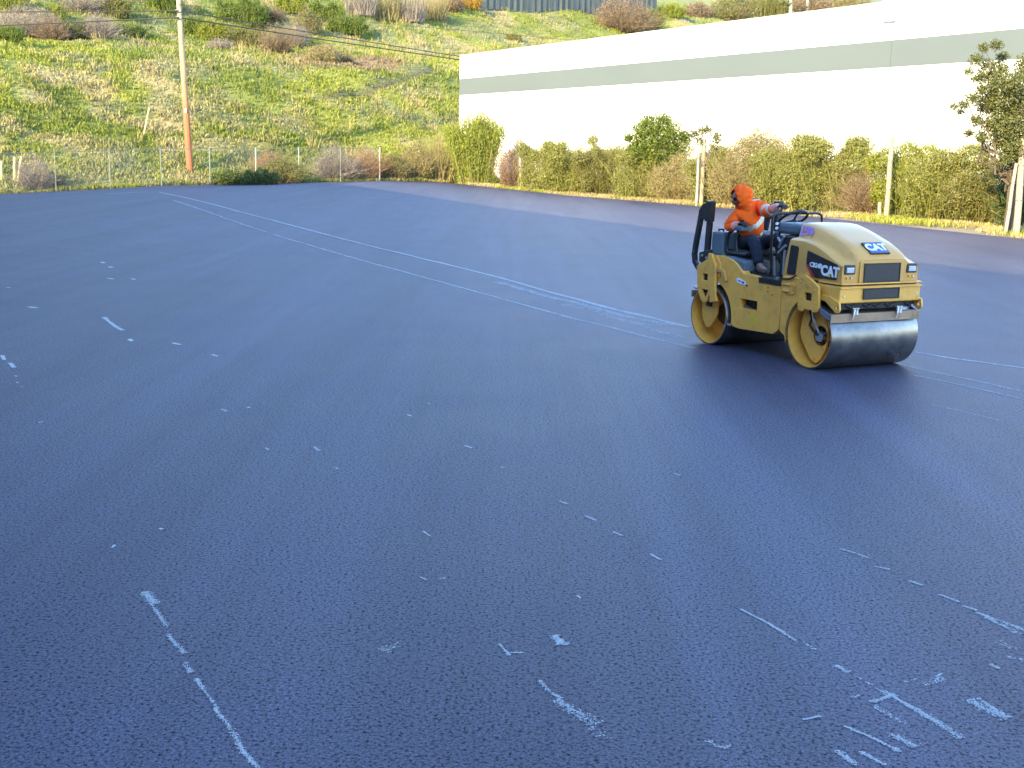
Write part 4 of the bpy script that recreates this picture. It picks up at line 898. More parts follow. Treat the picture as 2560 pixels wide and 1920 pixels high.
F.append(tuple([i*NJ for i in range(len(us))]+[i*NJ+NJ-1 for i in range(len(us))][::-1]))
hood = pydata('hood', V, F, M_YEL2, roller); bm = bmesh.new(); bm.from_mesh(hood.data); bmesh.ops.recalc_face_normals(bm, faces=bm.faces); bm.to_mesh(hood.data); bm.free(); smoothobj(hood, 42)
b = hood.modifiers.new('bevel', 'BEVEL'); b.width = .014; b.segments = 3; b.limit_method = 'ANGLE'; b.angle_limit = R(50)
# seam between hood and lower body: black seal and two rub strips
MB().box(.42, 1.222, -.512, .512, .900, .926).build('hood_seal', M_BLK2, roller)
MB().box(1.236, 1.262, -.56, .56, .916, .931).build('rub_strip', M_YEL, roller, .004); MB().box(1.240, 1.262, -.56, .56, .876, .892).build('rub_strip', M_YEL, roller, .004)
for s in (-1, 1): MB().box(.92, 1.262, s*.548-.012, s*.548+.012, .916, .931).build('rub_strip', M_YEL, roller, .004)
# nose panel above the seam
MB().box(1.215, 1.236, -.30, .30, .932, 1.150).build('nose_panel', M_YEL2, hood, .006)
def grille(z0, z1, x):
    g_ = MB().box(x-.002, x+.006, -.245, .245, z0, z1).build('grille', M_BLK2, roller, .002)
    mb = MB()
    for i in range(int((z1-z0-.02)/.0095)): z = z0+.014+i*.0095; mb.box(x+.006, x+.0105, -.228, .228, z, z+.0052)
    for i in range(31): y = -.228+i*.0152; mb.box(x+.005, x+.0085, y-.0014, y+.0014, z0+.012, z1-.012)
    o = mb.build('grille_bars', M_GRILL, g_); o['kind'] = 'stuff'
    for (a, b_, c, d) in ((-.248, -.236, z0, z1), (.236, .248, z0, z1), (-.248, .248, z0-.002, z0+.008), (-.248, .248, z1-.008, z1+.002)):
        MB().box(x+.004, x+.014, a, b_, c, d).build('grille_rim', M_BLK, g_, .002)
grille(.936, 1.128, 1.2365); grille(.762, .872, 1.2455)
for s in (-1, 1):
    y = s*.425
    hl = MB().box(1.205, 1.232, y-.072, y+.072, 1.018, 1.118).build('headlight', M_BLK, roller, .012)
    MB().box(1.228, 1.240, y-.050, y+.050, 1.034, 1.090).build('lens', M_LENS, hl, .006)
    for k in (-1, 1): smoothobj(MB().tube([(1.215, y+k*.026-.005, .984), (1.238, y+k*.026-.005, .984)], [.013, .011], 14).build('marker_lamp', M_BRT if k > 0 else M_YEL, hl))
    MB().cyl((1.243, s*.50, .80), (1.252, s*.50, .80), .012, n=12).build('bolt', M_BRT, bump)
for y in (-.272, .272):
    for z in (.79, .85): MB().cyl((1.243, y, z), (1.250, y, z), .006, n=8).build('rivet', M_YEL, bump)
# side air vent
def sidefeat(s):
    ye = s*.524
    v_ = plate('side_vent', [(.378, .965), (.385, .945), (.505, .945), (.515, .965), (.545, 1.235), (.535, 1.252), (.43, 1.262), (.415, 1.25)], [], ye-.004, ye+.004, M_BLK, hood, .003)
    for i in range(9): z = .975+i*.03; MB().box(.40+i*.004, .505+i*.004, ye+s*.002-.004, ye+s*.002+.004, z, z+.006).build('louvre', M_BLK2, v_)
    MB().cyl((.60, ye-.006, .962), (.60, ye+.006, .962), .018, n=14).build('latch', M_YEL, hood); MB().cyl((.70, ye-.008, .968), (.70, ye+.008, .968), .022, n=14).build('latch', M_YEL, hood)
mir(sidefeat)
MB().tube([(.40, -.595, .90), (.47, -.60, .905), (.52, -.60, .91), (.62, -.60, .955)], .010, 8).build('hose', M_DARK, roller)
plate('tie_bracket', [(.415, .83), (.415, .76), (.55, .74), (.60, .76), (.60, .85), (.56, .875), (.50, .86)], [[(.575, .84), (.59, .84), (.59, .77), (.575, .77)]], -.60, -.587, M_YEL, roller, .003)
for z in (.845, .775): MB().tube([(.42, -.606, z), (.54, -.606, z)], .012, 8).build('hinge_pin', M_YEL2, roller)
# --- badges and lettering
dec = [(.685, 1.215), (.70, 1.222), (1.148, 1.115), (1.156, 1.10), (1.150, .965), (1.14, .955), (.79, .952), (.77, .965), (.68, 1.08)]
ds = plate('side_decal', dec, [], -.5275, -.5235, M_DECAL, hood, 0)
plate('red_stripe', [(.683, 1.088), (.712, 1.07), (.83, .954), (.795, .952), (.775, .962), (.681, 1.066)], [], -.5300, -.5280, M_RED, ds, 0)
rotS = Matrix(((1, 0, 0, 0), (0, 0, -1, 0), (0, 1, 0, 0), (0, 0, 0, 1)))
def SM(x, y, z, tilt=0): return Matrix.Translation((x, y, z)) @ rotS @ Matrix.Rotation(tilt, 4, 'Z')
lettering('lettering', 'CAT', .142, SM(1.048, -.5292, 1.032, -.03), M_WHT, ds, .98, .0062)
plate('yellow_triangle', [(1.018, .982), (1.068, .982), (1.043, 1.018)], [], -.5325, -.5310, M_YDEC, ds, 0)
lettering('lettering', 'CB24B', .066, SM(.832, -.5292, 1.078, -.04), M_WHT, ds, 1.05, .0022)
ds2 = plate('side_decal', dec, [], .5235, .5275, M_DECAL, hood, 0)
lettering('lettering', 'CAT', .142, Matrix.Translation((.98, .5292, 1.032)) @ Matrix.Rotation(math.pi, 4, 'Z') @ rotS, M_WHT, ds2, .98, .0062)
# crown badge
xb0, xb1 = 1.055, 1.195
def crown(x, up=.006): return Vector((x, 0, interp(x, ZC)+up+.004))
a_, b_ = crown(xb0), crown(xb1); ex = (b_-a_); Lb = ex.length; ex = ex.normalized(); ey = Vector((0, 1, 0)); ez = ex.cross(ey)
Bm = Matrix(((ey.x, -ex.x, ez.x, (a_.x+b_.x)/2), (ey.y, -ex.y, ez.y, 0), (ey.z, -ex.z, ez.z, (a_.z+b_.z)/2+.010), (0, 0, 0, 1)))
def bplate(name, w, h, z0, z1, m_, par):
    return MB().box(-w/2, w/2, -h/2, h/2, z0, z1, Bm).build(name, m_, par)
bd = bplate('front_badge', .265, Lb+.01, -.03, .004, M_DECAL, hood)
bplate('badge_border', .245, Lb-.012, .004, .0055, M_BLUE, bd)
lettering('lettering', 'CAT', .142, Bm @ Matrix.Translation((0, 0, .0075)), M_WHT, bd, 1.05, .006)
# violet rental stickers on the rear shoulder of the hood
def quadpatch(name, pts, m_, par):
    n = (Vector(pts[1])-Vector(pts[0])).cross(Vector(pts[2])-Vector(pts[0])).normalized()
    v = [tuple(Vector(p)+n*.001) for p in pts]+[tuple(Vector(p)-n*.001) for p in pts]; k = len(pts)
    return pydata(name, v, [tuple(range(k)), tuple(range(2*k-1, k-1, -1))]+[(i, (i+1) % k, (i+1) % k+k, i+k) for i in range(k)], m_, par)
slope_a = Vector((.5, -.352, interp(.5, ZS)+.035)); 
def shoulder_pt(x, t):  # t 0 at y=-.41, 1 at y=-.335
    y = -.415+.085*t; zs = interp(x, ZS); zc = interp(x, ZC); z0 = zs+.018; z1 = zs+.02+(zc-zs-.02)*.80; return Vector((x, y, z0+(z1-z0)*max(0, (t-.45)/.55)))
st = [(.37, .55), (.56, .55), (.56, 1.0), (.37, 1.0)]
for (x0, x1, t0, t1) in ((.37, .40, .5, 1), (.375, .44, .5, .62), (.46, .55, .88, 1), (.46, .49, .55, 1), (.50, .53, .6, .85), (.54, .565, .5, .9), (.42, .45, .7, 1)):
    P = [shoulder_pt(x0, t0), shoulder_pt(x1, t0), shoulder_pt(x1, t1), shoulder_pt(x0, t1)]
    P = [p+Vector((0, -.006, .004)) for p in P]; quadpatch('violet_sticker', P, M_LAV, hood)

# --- rear frame
archR = arc(-.875, .35, .415, -8, 82, 18)
side = [(-.30, .262), (.28, .285), (.365, .34), (.375, .40), (.375, .862), (-.02, .862), (-.06, .875), (-.29, .885), (-.345, .93), (-.42, .985), (-.51, 1.025), (-.62, 1.045), (-.78, 1.05), (-.86, 1.05)]
sideN = side+[(-.86, .77)]+archR[::-1]+[(-.40, .27)]
rear = plate('rear_frame', sideN, [], -.45, .45, M_BLK2, roller, .006)
hole = [(-.315, .607), (-.012, .607), (-.012, .497), (-.315, .497)]
rs = plate('rear_side_plate', sideN, [hole], -.585, -.48, M_YEL, rear, .012)
plate('rear_side_plate', sideN, [hole], .48, .585, M_YEL, rear, .012)
MB().box(-.34, .02, -.50, -.452, .48, .62).build('window_recess', M_BLK2, rs)
plate('window_shelf', [(-.31, .50), (-.17, .50), (-.31, .54)], [], -.53, -.505, mat('dusty_hose', (.12, .09, .085), .7), rs)
MB().box(-.01, .36, -.60, .45, .864, .874).build('floor_plate', M_BLK, rear, .002)
MB().box(.0, .374, -.592, -.586, .815, .862).build('step_edge', M_BLK, rear)
MB().box(.18, .195, -.59, -.5855, .30, .80).build('panel_crease', M_YEL, rs, .004)
for z in (.775, .735): MB().cyl((.16, -.592, z), (.16, -.584, z), .007, n=8).build('screw', M_BLK2, rs)
MB().cyl((.235, -.592, .705), (.235, -.584, .705), .006, n=8).build('screw', M_BLK2, rs)
for s in (-1, 1):
    ya, yb = (-.595, -.45) if s < 0 else (.45, .595)
    plate('rear_fender', [(-1.12, .78), (-1.12, .90), (-.90, 1.01), (-.86, 1.05), (-.78, 1.05), (-.70, .96), (-.70, .80)], [], ya, yb, M_YEL, rear, .008)
MB().box(-1.10, -.80, -.45, .45, .76, .98).build('rear_tank', M_YEL, rear, .02)
MB().box(.36, .42, -.22, .22, .34, .80).build('articulation_joint', M_BLK2, roller)
# horseshoe bracket on the flank
plate('flank_bracket', [(-.755, .905), (-.64, .905), (-.60, .88), (-.555, .78), (-.585, .765), (-.64, .845), (-.66, .865), (-.755, .865)], [], -.62, -.587, M_YEL2, rs, .005)
def yoke_rear(s):
    y0, y1 = (-.632, -.598) if s < 0 else (.598, .632)
    out = [(-1.11, .90), (-.905, 1.00), (-.895, 1.068), (-.83, 1.065), (-.80, 1.0), (-.755, .945), (-.735, .60), (-.69, .53), (-.82, .50), (-.835, .57), (-.845, .60), (-.88, .50), (-.98, .49), (-1.075, .62)]
    o = plate('yoke_plate', out, [[(-.985, .825), (-.885, .825), (-.885, .745), (-.985, .745)], [(-1.0, .64), (-.865, .64), (-.88, .60), (-.915, .54), (-.93, .54)]], y0, y1, M_YEL, roller, .005)
    ys = (y0+y1)/2
    for (x, z) in ((-1.04, .86), (-1.04, .76), (-.81, .84), (-.80, .74), (-1.04, .66), (-.79, .63)): MB().cyl((x, y0-.006, z), (x, y1+.006, z), .010, n=10).build('bolt', M_YEL, o)
    MB().box(-.955, -.93, y0-.008, y0+.002, .86, .92).build('weld_tab', M_YEL2, o, .003)
    MB().box(-1.02, -.86, -.597 if s < 0 else .50, -.50 if s < 0 else .597, .60, .86).build('pocket', M_BLK2, o)
    a0, a1 = (-.53, -.505) if s < 0 else (.505, .53)
    o2 = plate('drum_arm', [(-1.10, .50), (-.80, .52), (-.80, .37), (-.83, .31), (-.925, .195), (-1.0, .180), (-1.075, .27), (-1.10, .36)], [], a0, a1, M_YEL, roller, .005)
    plate('arm_web', [(-.99, .585), (-.90, .60), (-.90, .44), (-.96, .44)], [], a0-.045 if s < 0 else a1, a0 if s < 0 else a1+.045, M_BLK2, o2, .003)
    for (x, z) in ((-1.05, .44), (-.86, .44), (-.93, .26), (-.86, .34), (-1.03, .31)): MB().cyl((x, a0-.008, z), (x, a1+.008, z), .012, n=10).build('bolt', M_YEL, o2)
mir(yoke_rear)
b = MB(); b.box(-.575, -.47, -.585, -.50, .268, .292); b.box(-.60, -.56, -.58, .58, .235, .262); rscr = b.build('rear_scraper', M_BRT, roller, .004)
MB().box(-.50, -.42, -.58, .58, .262, .30).build('scraper_mount', M_BLK2, rscr)
MB().box(-1.235, -1.222, -.60, .60, .52, .60).build('rear_scraper_beam', M_TANS, roller, .003)
smoothobj(MB().tube([(-1.13, -.60, .63), (-1.15, -.60, .655), (-1.17, -.60, .64)], .018, 10).build('spray_nozzle', M_BRT, roller))
# stickers on the rear side plate
yS = -.5875
st1 = plate('white_sticker', [(-.40, .825), (-.355, .832), (-.25, .805), (-.215, .775), (-.25, .762), (-.385, .775)], [], yS, -.5852, M_WHT, rs, 0)
plate('sticker_print', [(-.30, .805), (-.255, .795), (-.262, .775), (-.305, .782)], [], yS-.0015, yS, M_BLUE, st1, 0); plate('sticker_print', [(-.365, .81), (-.32, .80), (-.33, .788), (-.368, .794)], [], yS-.0015, yS, M_BLUE, st1, 0)
plate('sticker_print', [(-.225, .772), (-.195, .768), (-.198, .748), (-.228, .752)], [], yS, -.5852, M_BLK, rs, 0)
for (x0, z0, w, h) in ((-.075, .462, .06, .010), (-.085, .445, .035, .012), (-.03, .448, .07, .008), (-.10, .425, .05, .016), (-.035, .430, .075, .012), (-.15, .405, .03, .03), (-.105, .400, .035, .02), (-.045, .405, .085, .010), (-.13, .375, .04, .02), (-.06, .380, .05, .014), (.0, .385, .04, .016), (-.05, .355, .08, .014), (-.145, .352, .05, .012)):
    plate('yellow_sticker', [(x0, z0), (x0+w, z0-.003), (x0+w, z0-.003-h), (x0, z0-h)], [], yS, -.5852, M_YDEC, rs, 0)
# --- folded roll bar
def ropsleg(s):
    y = s*.50
    inner = [(-1.03, .98), (-1.05, 1.15), (-1.06, 1.36)]
    o = MB(); 
    for (a, b2, w, d) in (((-1.10, .98), (-1.075, 1.42), .075, .05), ((-1.085, 1.42), (-1.07, 1.66), .105, .075)):
        dx = b2[0]-a[0]
        v = [(x0+sx*w/2, y+sy*d/2, z0) for (x0, z0) in (a, b2) for sy in (-1, 1) for sx in (-1, 1)]
        o.add(v, [(0, 2, 3, 1), (4, 5, 7, 6), (0, 1, 5, 4), (2, 6, 7, 3), (0, 4, 6, 2), (1, 3, 7, 5)])
    r_ = o.build('roll_bar_upright', M_BLK, roller, .008)
    pth = [(-1.235, y, 1.55), (-1.275, y, 1.36), (-1.33, y, 1.12), (-1.345, y, 1.02), (-1.325, y, .93), (-1.26, y, .87), (-1.17, y, .86)]
    mb = MB(); n = len(pth); w, d = .062, .05; vv = []
    for i, p in enumerate(pth):
        dd = (Vector(pth[min(i+1, n-1)])-Vector(pth[max(i-1, 0)])).normalized(); nn = Vector((-dd.z, 0, dd.x))
        for a, b2 in ((-1, -1), (1, -1), (1, 1), (-1, 1)): vv.append(tuple(Vector(p)+nn*a*w/2+Vector((0, b2*d/2, 0))))
    ff = [(i*4+k, i*4+(k+1) % 4, (i+1)*4+(k+1) % 4, (i+1)*4+k) for i in range(n-1) for k in range(4)]+[(3, 2, 1, 0), tuple((n-1)*4+k for k in range(4))]
    mb.add(vv, ff).build('folded_roll_bar', M_BLK, roller, .006)
    plate('hinge_plate', [(-1.19, 1.62), (-1.03, 1.665), (-1.025, 1.50), (-1.13, 1.44), (-1.27, 1.44), (-1.26, 1.54)], [arc(-1.085, 1.615, .018, 0, 330, 10)], y-.035, y+.035, M_BLK, r_, .005)
    plate('base_gusset', [(-1.20, 1.05), (-1.0, 1.10), (-.96, .96), (-1.10, .90), (-1.20, .95)], [], y-.04, y+.04, M_BLK, r_, .005)
    for (x, z) in ((-1.13, 1.02), (-1.04, 1.0)): MB().cyl((x, y+s*.04, z), (x, y+s*.055, z), .015, n=10).build('bolt', M_BRT, r_)
    MB().cyl((-1.33, y+s*.025, 1.05), (-1.33, y+s*.032, 1.05), .012, n=10).build('bolt', M_GREY, r_)
mir(ropsleg)
MB().box(-1.12, -1.06, -.475, .475, .97, 1.03).build('roll_bar_crossbeam', M_BLK, roller, .006)
# --- tanks, seat and controls
tk = MB().box(-1.03, -.80, -.50, .30, 1.00, 1.315).build('water_tank', M_GREY, roller, .03)
for y in (-.46, -.38, -.30): MB().box(-.806, -.792, y, y+.03, 1.04, 1.28).build('tank_rib', M_GREY, tk, .006)
smoothobj(MB().tube([(-.97, -.44, 1.31), (-.97, -.44, 1.335), (-.88, -.44, 1.34), (-.88, -.44, 1.31)], .010, 8).build('tank_handle', M_DARK, tk))
sc = plate('side_console', [(-.78, 1.045), (-.62, 1.055), (-.34, 1.02), (-.325, 1.0), (-.325, .895), (-.36, .885), (-.52, .95)], [], -.56, -.18, M_GREY, roller, .016)
seat = MB().box(-.80, -.40, -.44, .08, 1.065, 1.125).build('seat', M_SEAT, roller, .025)
MB().box(-.76, -.45, -.40, .04, .88, 1.064).build('seat_base', M_BLK2, seat, .01)
MB().box(-.875, -.80, -.26, .10, 1.11, 1.36).build('backrest', M_SEAT, seat, .03)
smoothobj(MB().tube([(-.40, -.46, 1.085), (-.58, -.47, 1.085), (-.74, -.47, 1.09), (-.77, -.47, 1.13), (-.765, -.47, 1.24), (-.73, -.47, 1.31), (-.66, -.46, 1.36), (-.60, -.45, 1.395), (-.54, -.44, 1.40)], .020, 10).build('arm_rail', M_BLK, seat))
smoothobj(MB().tube([(-.56, -.46, 1.385), (-.60, -.47, 1.27), (-.585, -.47, 1.15), (-.555, -.47, 1.08)], .018, 10).build('arm_rail', M_BLK, seat))
js = MB().box(-.60, -.48, -.50, -.40, 1.345, 1.405).build('joystick_console', M_GREY, roller, .015)
smoothobj(MB().tube([(-.55, -.45, 1.40), (-.535, -.45, 1.44), (-.53, -.45, 1.47)], [.012, .014, .022], 10).build('joystick', M_DARK, js))
MB().box(-.36, .0, -.52, .45, .864, .876).build('floor_mat', M_BLK2, rear, .003)
ped = MB().box(.02, .26, -.34, .38, .875, 1.34).build('control_pedestal', M_BLK, roller, .02)
MB().box(-.10, .02, -.30, .30, 1.05, 1.33).build('knee_panel', M_BLK, ped, .02)
smoothobj(MB().tube([(-.02, -.36, .88), (-.03, -.37, 1.10)], .012, 8).build('pillar', mat('grey_pillar', (.26, .26, .29), .5, .2), ped))
MB().box(.10, .13, -.36, -.335, .90, 1.18).build('pillar', bpy.data.materials['grey_pillar'], ped, .006)
for (a, b2) in (((-.01, -.33, 1.20), (.10, -.36, 1.33)), ((.02, -.36, 1.14), (.14, -.36, 1.23)), ((-.02, -.34, 1.30), (.05, -.36, 1.26))): smoothobj(MB().tube([a, b2], .016, 8).build('lever', bpy.data.materials['grey_pillar'], ped))
dash = MB(); dash.box(-.12, .24, -.29, .36, 1.345, 1.47); dsh = dash.build('dashboard', M_GREY, roller, .035)
smoothobj(MB().tube([(-.10, -.28, 1.46), (-.10, -.28, 1.36), (-.10, -.30, 1.30)], .035, 12).build('gauge_pod', M_BLK, dsh))
for k, (y, z) in enumerate(((-.30, 1.455), (-.30, 1.405), (-.30, 1.36))): MB().cyl((-.085, y-.012, z), (-.075, y-.03, z), .016, n=10).build('switch', M_WHT if k < 2 else M_GREY, dsh)
rail = [(-.12, -.33, .88), (-.14, -.335, 1.20), (-.145, -.335, 1.50), (-.14, -.325, 1.545), (-.135, -.28, 1.565), (-.13, .30, 1.565), (-.13, .35, 1.545), (-.13, .365, 1.50), (-.12, .365, 1.20), (-.10, .365, .88)]
smoothobj(MB().tube(rail, .0155, 10).build('grab_rail', M_BLK, roller))
sw = MB(); cw = Vector((-.20, 0, 1.50)); nrm = Vector((-.55, 0, .83)).normalized(); u1 = Vector((0, 1, 0)); u2 = nrm.cross(u1)
ring = [tuple(cw+(u1*math.cos(a)+u2*math.sin(a))*.17) for a in np.linspace(0, 2*math.pi, 33)[:-1]]; ring.append(ring[0]); sw.tube(ring, .016, 8, False)
swo = smoothobj(sw.build('steering_wheel', M_BLK, roller))
for a in (0.3, 2.4, 4.5): smoothobj(MB().tube([tuple(cw-nrm*.02), tuple(cw+(u1*math.cos(a)+u2*math.sin(a))*.165)], .011, 6).build('spoke', M_BLK, swo))
smoothobj(MB().tube([tuple(cw-nrm*.02), tuple(cw-nrm*.16)], .035, 10).build('steering_column', M_BLK, swo))
smoothobj(MB().tube([tuple(cw+u1*-.12+u2*.12), tuple(cw+u1*-.12+u2*.12+nrm*.05)], [.02, .026], 10).build('spinner_knob', M_BLK, swo))

# ------------------------------------------------------------------ the driver
person = empty('person', tuple(roller.location), roller.rotation_euler[2], 'driver in an orange hooded high visibility jacket, leaning out over the roller side', 'person')
M_SKIN = mat('skin', (.26, .13, .085), .55, var=.08); M_ORANGE = mat('orange_fabric', (.95, .115, .014), .9, spec=.12, var=.14, vscale=12, bump=.35, bscale=22)
M_REFL = mat('reflective_tape', (.52, .45, .36), .5, .15, var=.12, vscale=20, bump=.2, bscale=25); M_JEAN = mat('navy_trousers', (.008, .010, .024), .85, var=.3, vscale=14, bump=.5, bscale=18)
M_GLOVE = mat('black_glove', (.018, .018, .022), .7, var=.3); M_BOOT = mat('brown_work_boot', (.05, .038, .028), .7, var=.25, vscale=20); M_SHADE = mat('dark_glasses', (.01, .01, .012), .1, coat=.5)
M_CUFF = mat('pink_faded_cuff', (.60, .26, .22), .85, var=.1)
def skin(name, J, E_, mat_, parent, sub=2, root=0, wrinkle=0):
    """J: [(x,y,z,rx,ry)]"""
    me = bpy.data.meshes.new(name); me.from_pydata([j[:3] for j in J], E_, []); ob = bpy.data.objects.new(name, me); COL.objects.link(ob)
    sk = ob.modifiers.new('s', 'SKIN'); lay = me.skin_vertices[0].data if me.skin_vertices else None
    if lay is None:
        bm = bmesh.new(); bm.from_mesh(me); bm.verts.layers.skin.verify(); bm.to_mesh(me); bm.free(); lay = me.skin_vertices[0].data
    for i, j in enumerate(J): lay[i].radius = (j[3], j[4]); lay[i].use_root = (i == root)
    sk.use_smooth_shade = True
    ss = ob.modifiers.new('u', 'SUBSURF'); ss.levels = sub; ss.render_levels = sub
    dg = bpy.context.evaluated_depsgraph_get(); m2 = bpy.data.meshes.new_from_object(ob.evaluated_get(dg)); bpy.data.objects.remove(ob); bpy.data.meshes.remove(me)
    m2.materials.clear(); n = len(m2.vertices); co = np.empty(n*3, np.float32); m2.vertices.foreach_get('co', co); co = co.reshape(-1, 3)
    if wrinkle:
        nr = np.empty(n*3, np.float32); m2.vertices.foreach_get('normal', nr); nr = nr.reshape(-1, 3)
        w = np.sin(co[:, 2]*62+np.sin(co[:, 0]*31)*2+co[:, 1]*24)*.5+np.sin(co[:, 0]*85+co[:, 2]*40+np.cos(co[:, 1]*47)*2)*.5
        co = co+nr*(w*wrinkle)[:, None]; m2.vertices.foreach_set('co', co.ravel())
    m2.name = name; o = link(name, m2, mat_, parent, smooth=True); return o, co
PEL, BEL, CHE, NEC = (-.72, -.14, 1.20), (-.70, -.19, 1.36), (-.695, -.26, 1.50), (-.67, -.33, 1.60)
SHR_, ELR, WRR = (-.69, -.43, 1.52), (-.74, -.50, 1.36), (-.585, -.46, 1.415)
SHL, ELL, WRL = (-.70, -.09, 1.615), (-.46, -.16, 1.565), (-.30, -.135, 1.635)
HIR, KNR, ANR, TOR = (-.70, -.24, 1.18), (-.42, -.37, 1.26), (-.25, -.385, .965), (-.09, -.39, .905)
HIL, KNL, ANL, TOL = (-.68, -.04, 1.18), (-.36, -.05, 1.27), (-.19, -.08, .965), (-.04, -.08, .905)
HED = (-.64, -.41, 1.715)
def lerp(a, b, u): return tuple(a[i]*(1-u)+b[i]*u for i in range(3))
bodyJ = [(*PEL, .11, .09), (*BEL, .105, .08), (*CHE, .12, .085), (*NEC, .05, .05), (*lerp(NEC, HED, .45), .045, .045), (*SHR_, .05, .05), (*ELR, .038, .038), (*WRR, .026, .026), (*SHL, .05, .05), (*ELL, .038, .038), (*WRL, .026, .026),
         (*HIR, .08, .08), (*KNR, .052, .052), (*ANR, .036, .036), (*TOR, .03, .03), (*HIL, .08, .08), (*KNL, .052, .052), (*ANL, .036, .036), (*TOL, .03, .03)]
body, _ = skin('body', bodyJ, [(0, 1), (1, 2), (2, 3), (3, 4), (2, 5), (5, 6), (6, 7), (2, 8), (8, 9), (9, 10), (0, 11), (11, 12), (12, 13), (13, 14), (0, 15), (15, 16), (16, 17), (17, 18)], M_SKIN, person)
# jacket
jJ = [(*lerp(PEL, BEL, .1), .155, .135), (*BEL, .150, .125), (*CHE, .150, .115), (*NEC, .085, .085), (*SHR_, .082, .078), (*lerp(SHR_, ELR, .5), .070, .070), (*ELR, .062, .062), (*lerp(ELR, WRR, .8), .048, .048),
      (*SHL, .104, .096), (*lerp(SHL, ELL, .5), .090, .090), (*ELL, .076, .076), (*lerp(ELL, WRL, .55), .052, .052)]
jacket, jc = skin('jacket', jJ, [(0, 1), (1, 2), (2, 3), (2, 4), (4, 5), (5, 6), (6, 7), (2, 8), (8, 9), (9, 10), (10, 11)], M_ORANGE, person, 3, wrinkle=.0045)
jm = jacket.data; jm.materials.append(M_REFL); nf = len(jm.polygons); fc = np.empty(nf*3, np.float32); jm.polygons.foreach_get('center', fc); fc = fc.reshape(-1, 3)
def near_seg(P, a, b):
    a, b = np.array(a), np.array(b); d = b-a; L = np.linalg.norm(d); d = d/L; u = (P-a)@d; return u, np.linalg.norm(P-a-np.clip(u, 0, L)[:, None]*d, axis=1), L
ut, dt, Lt = near_seg(fc, PEL, NEC); u1_, d1_, L1_ = near_seg(fc, SHL, ELL); u2_, d2_, L2_ = near_seg(fc, ELL, WRL); u3_, d3_, _ = near_seg(fc, SHR_, ELR)
tor = (d1_ > .085) & (d2_ > .075) & (d3_ > .075); mi = np.zeros(nf, np.int32)
mi[tor & (((ut > .045) & (ut < .105)) | ((ut > .20) & (ut < .255)))] = 1
mi[(d1_ < .11) & (u1_ > .20) & (u1_ < .255) & (d1_ < d2_+.03)] = 1
mi[(d2_ < .09) & (u2_ > .03) & (u2_ < .06)] = 1
mi[(u1_ > -.045) & (u1_ < .01) & (ut > .24) & (d1_ < .13)] = 1
jm.polygons.foreach_set('material_index', mi); jm.update()
cf = MB().tube([lerp(ELL, WRL, .5), lerp(ELL, WRL, .75), lerp(ELL, WRL, .98)], [.054, .05, .040], 14); smoothobj(cf.build('cuff', M_CUFF, person))
cf = MB().tube([lerp(ELR, WRR, .6), lerp(ELR, WRR, .98)], [.052, .042], 14); smoothobj(cf.build('cuff', M_CUFF, person))
trJ = [(*PEL, .145, .12), (*HIR, .098, .095), (*lerp(HIR, KNR, .5), .092, .09), (*KNR, .078, .078), (*lerp(KNR, ANR, .5), .07, .07), (*lerp(KNR, ANR, .95), .058, .058), (*HIL, .098, .095), (*lerp(HIL, KNL, .5), .092, .09), (*KNL, .078, .078), (*lerp(KNL, ANL, .5), .07, .07), (*lerp(KNL, ANL, .95), .058, .058)]
skin('trousers', trJ, [(0, 1), (1, 2), (2, 3), (3, 4), (4, 5), (0, 6), (6, 7), (7, 8), (8, 9), (9, 10)], M_JEAN, person, 2, wrinkle=.004)
for (a, t_) in ((ANR, TOR), (ANL, TOL)):
    skin('boot', [(a[0]-.01, a[1], a[2]+.03, .052, .052), (a[0]-.015, a[1], a[2]-.035, .050, .046), (a[0]+.06, a[1]-.005, a[2]-.045, .048, .040), (t_[0]+.0, t_[1], t_[2]+.012, .046, .030)], [(0, 1), (1, 2), (2, 3)], M_BOOT, person)
    MB().box(a[0]-.07, t_[0]+.045, a[1]-.045, a[1]+.04, .877, .893).build('boot_sole', M_DARK, person, .006)
# gloved hands: palm with four bent fingers and a thumb, each its own chain
def hand(w, palm, fdir, curl_dir, side, name='glove'):
    w = Vector(w); fdir = Vector(fdir).normalized(); curl = Vector(curl_dir).normalized(); side = Vector(side).normalized()
    J = [(*w, .026, .022), (*(w+fdir*.05), .038, .020), (*(w+fdir*.085), .040, .018)]; E_ = [(0, 1), (1, 2)]
    parts = [(J, E_)]
    for k, (o, L) in enumerate(((-.030, .062), (-.010, .072), (.010, .068), (.029, .054))):
        b = w+fdir*.075+side*o; p1 = b+fdir*L*.35+curl*L*.1; p2 = p1+(fdir*.5+curl*.85).normalized()*L*.42; p3 = p2+(-fdir*.25+curl).normalized()*L*.35
        parts.append(([(*b, .0115, .0115), (*p1, .0108, .0108), (*p2, .0098, .0098), (*p3, .0085, .0085)], [(0, 1), (1, 2), (2, 3)]))
    b = w+fdir*.03-side*.030; p1 = b-side*.028+fdir*.02+curl*.01; p2 = p1+fdir*.025+curl*.025
    parts.append(([(*b, .014, .014), (*p1, .012, .012), (*p2, .0095, .0095)], [(0, 1), (1, 2)]))
    objs = [skin(name, J_, E2, M_GLOVE, None, 1)[0] for J_, E2 in parts]
    bm = bmesh.new(); [bm.from_mesh(o.data) for o in objs]; me_ = bpy.data.meshes.new(name); bm.to_mesh(me_); bm.free()
    for o in objs: bpy.data.objects.remove(o)
    link(name, me_, M_GLOVE, person, smooth=True)
hand(WRL, None, (.8, .05, .15), (.2, 0, -1), (0, 1, 0.1))
hand(WRR, None, (.9, .05, .25), (.25, .1, -1), (0, -1, 0))
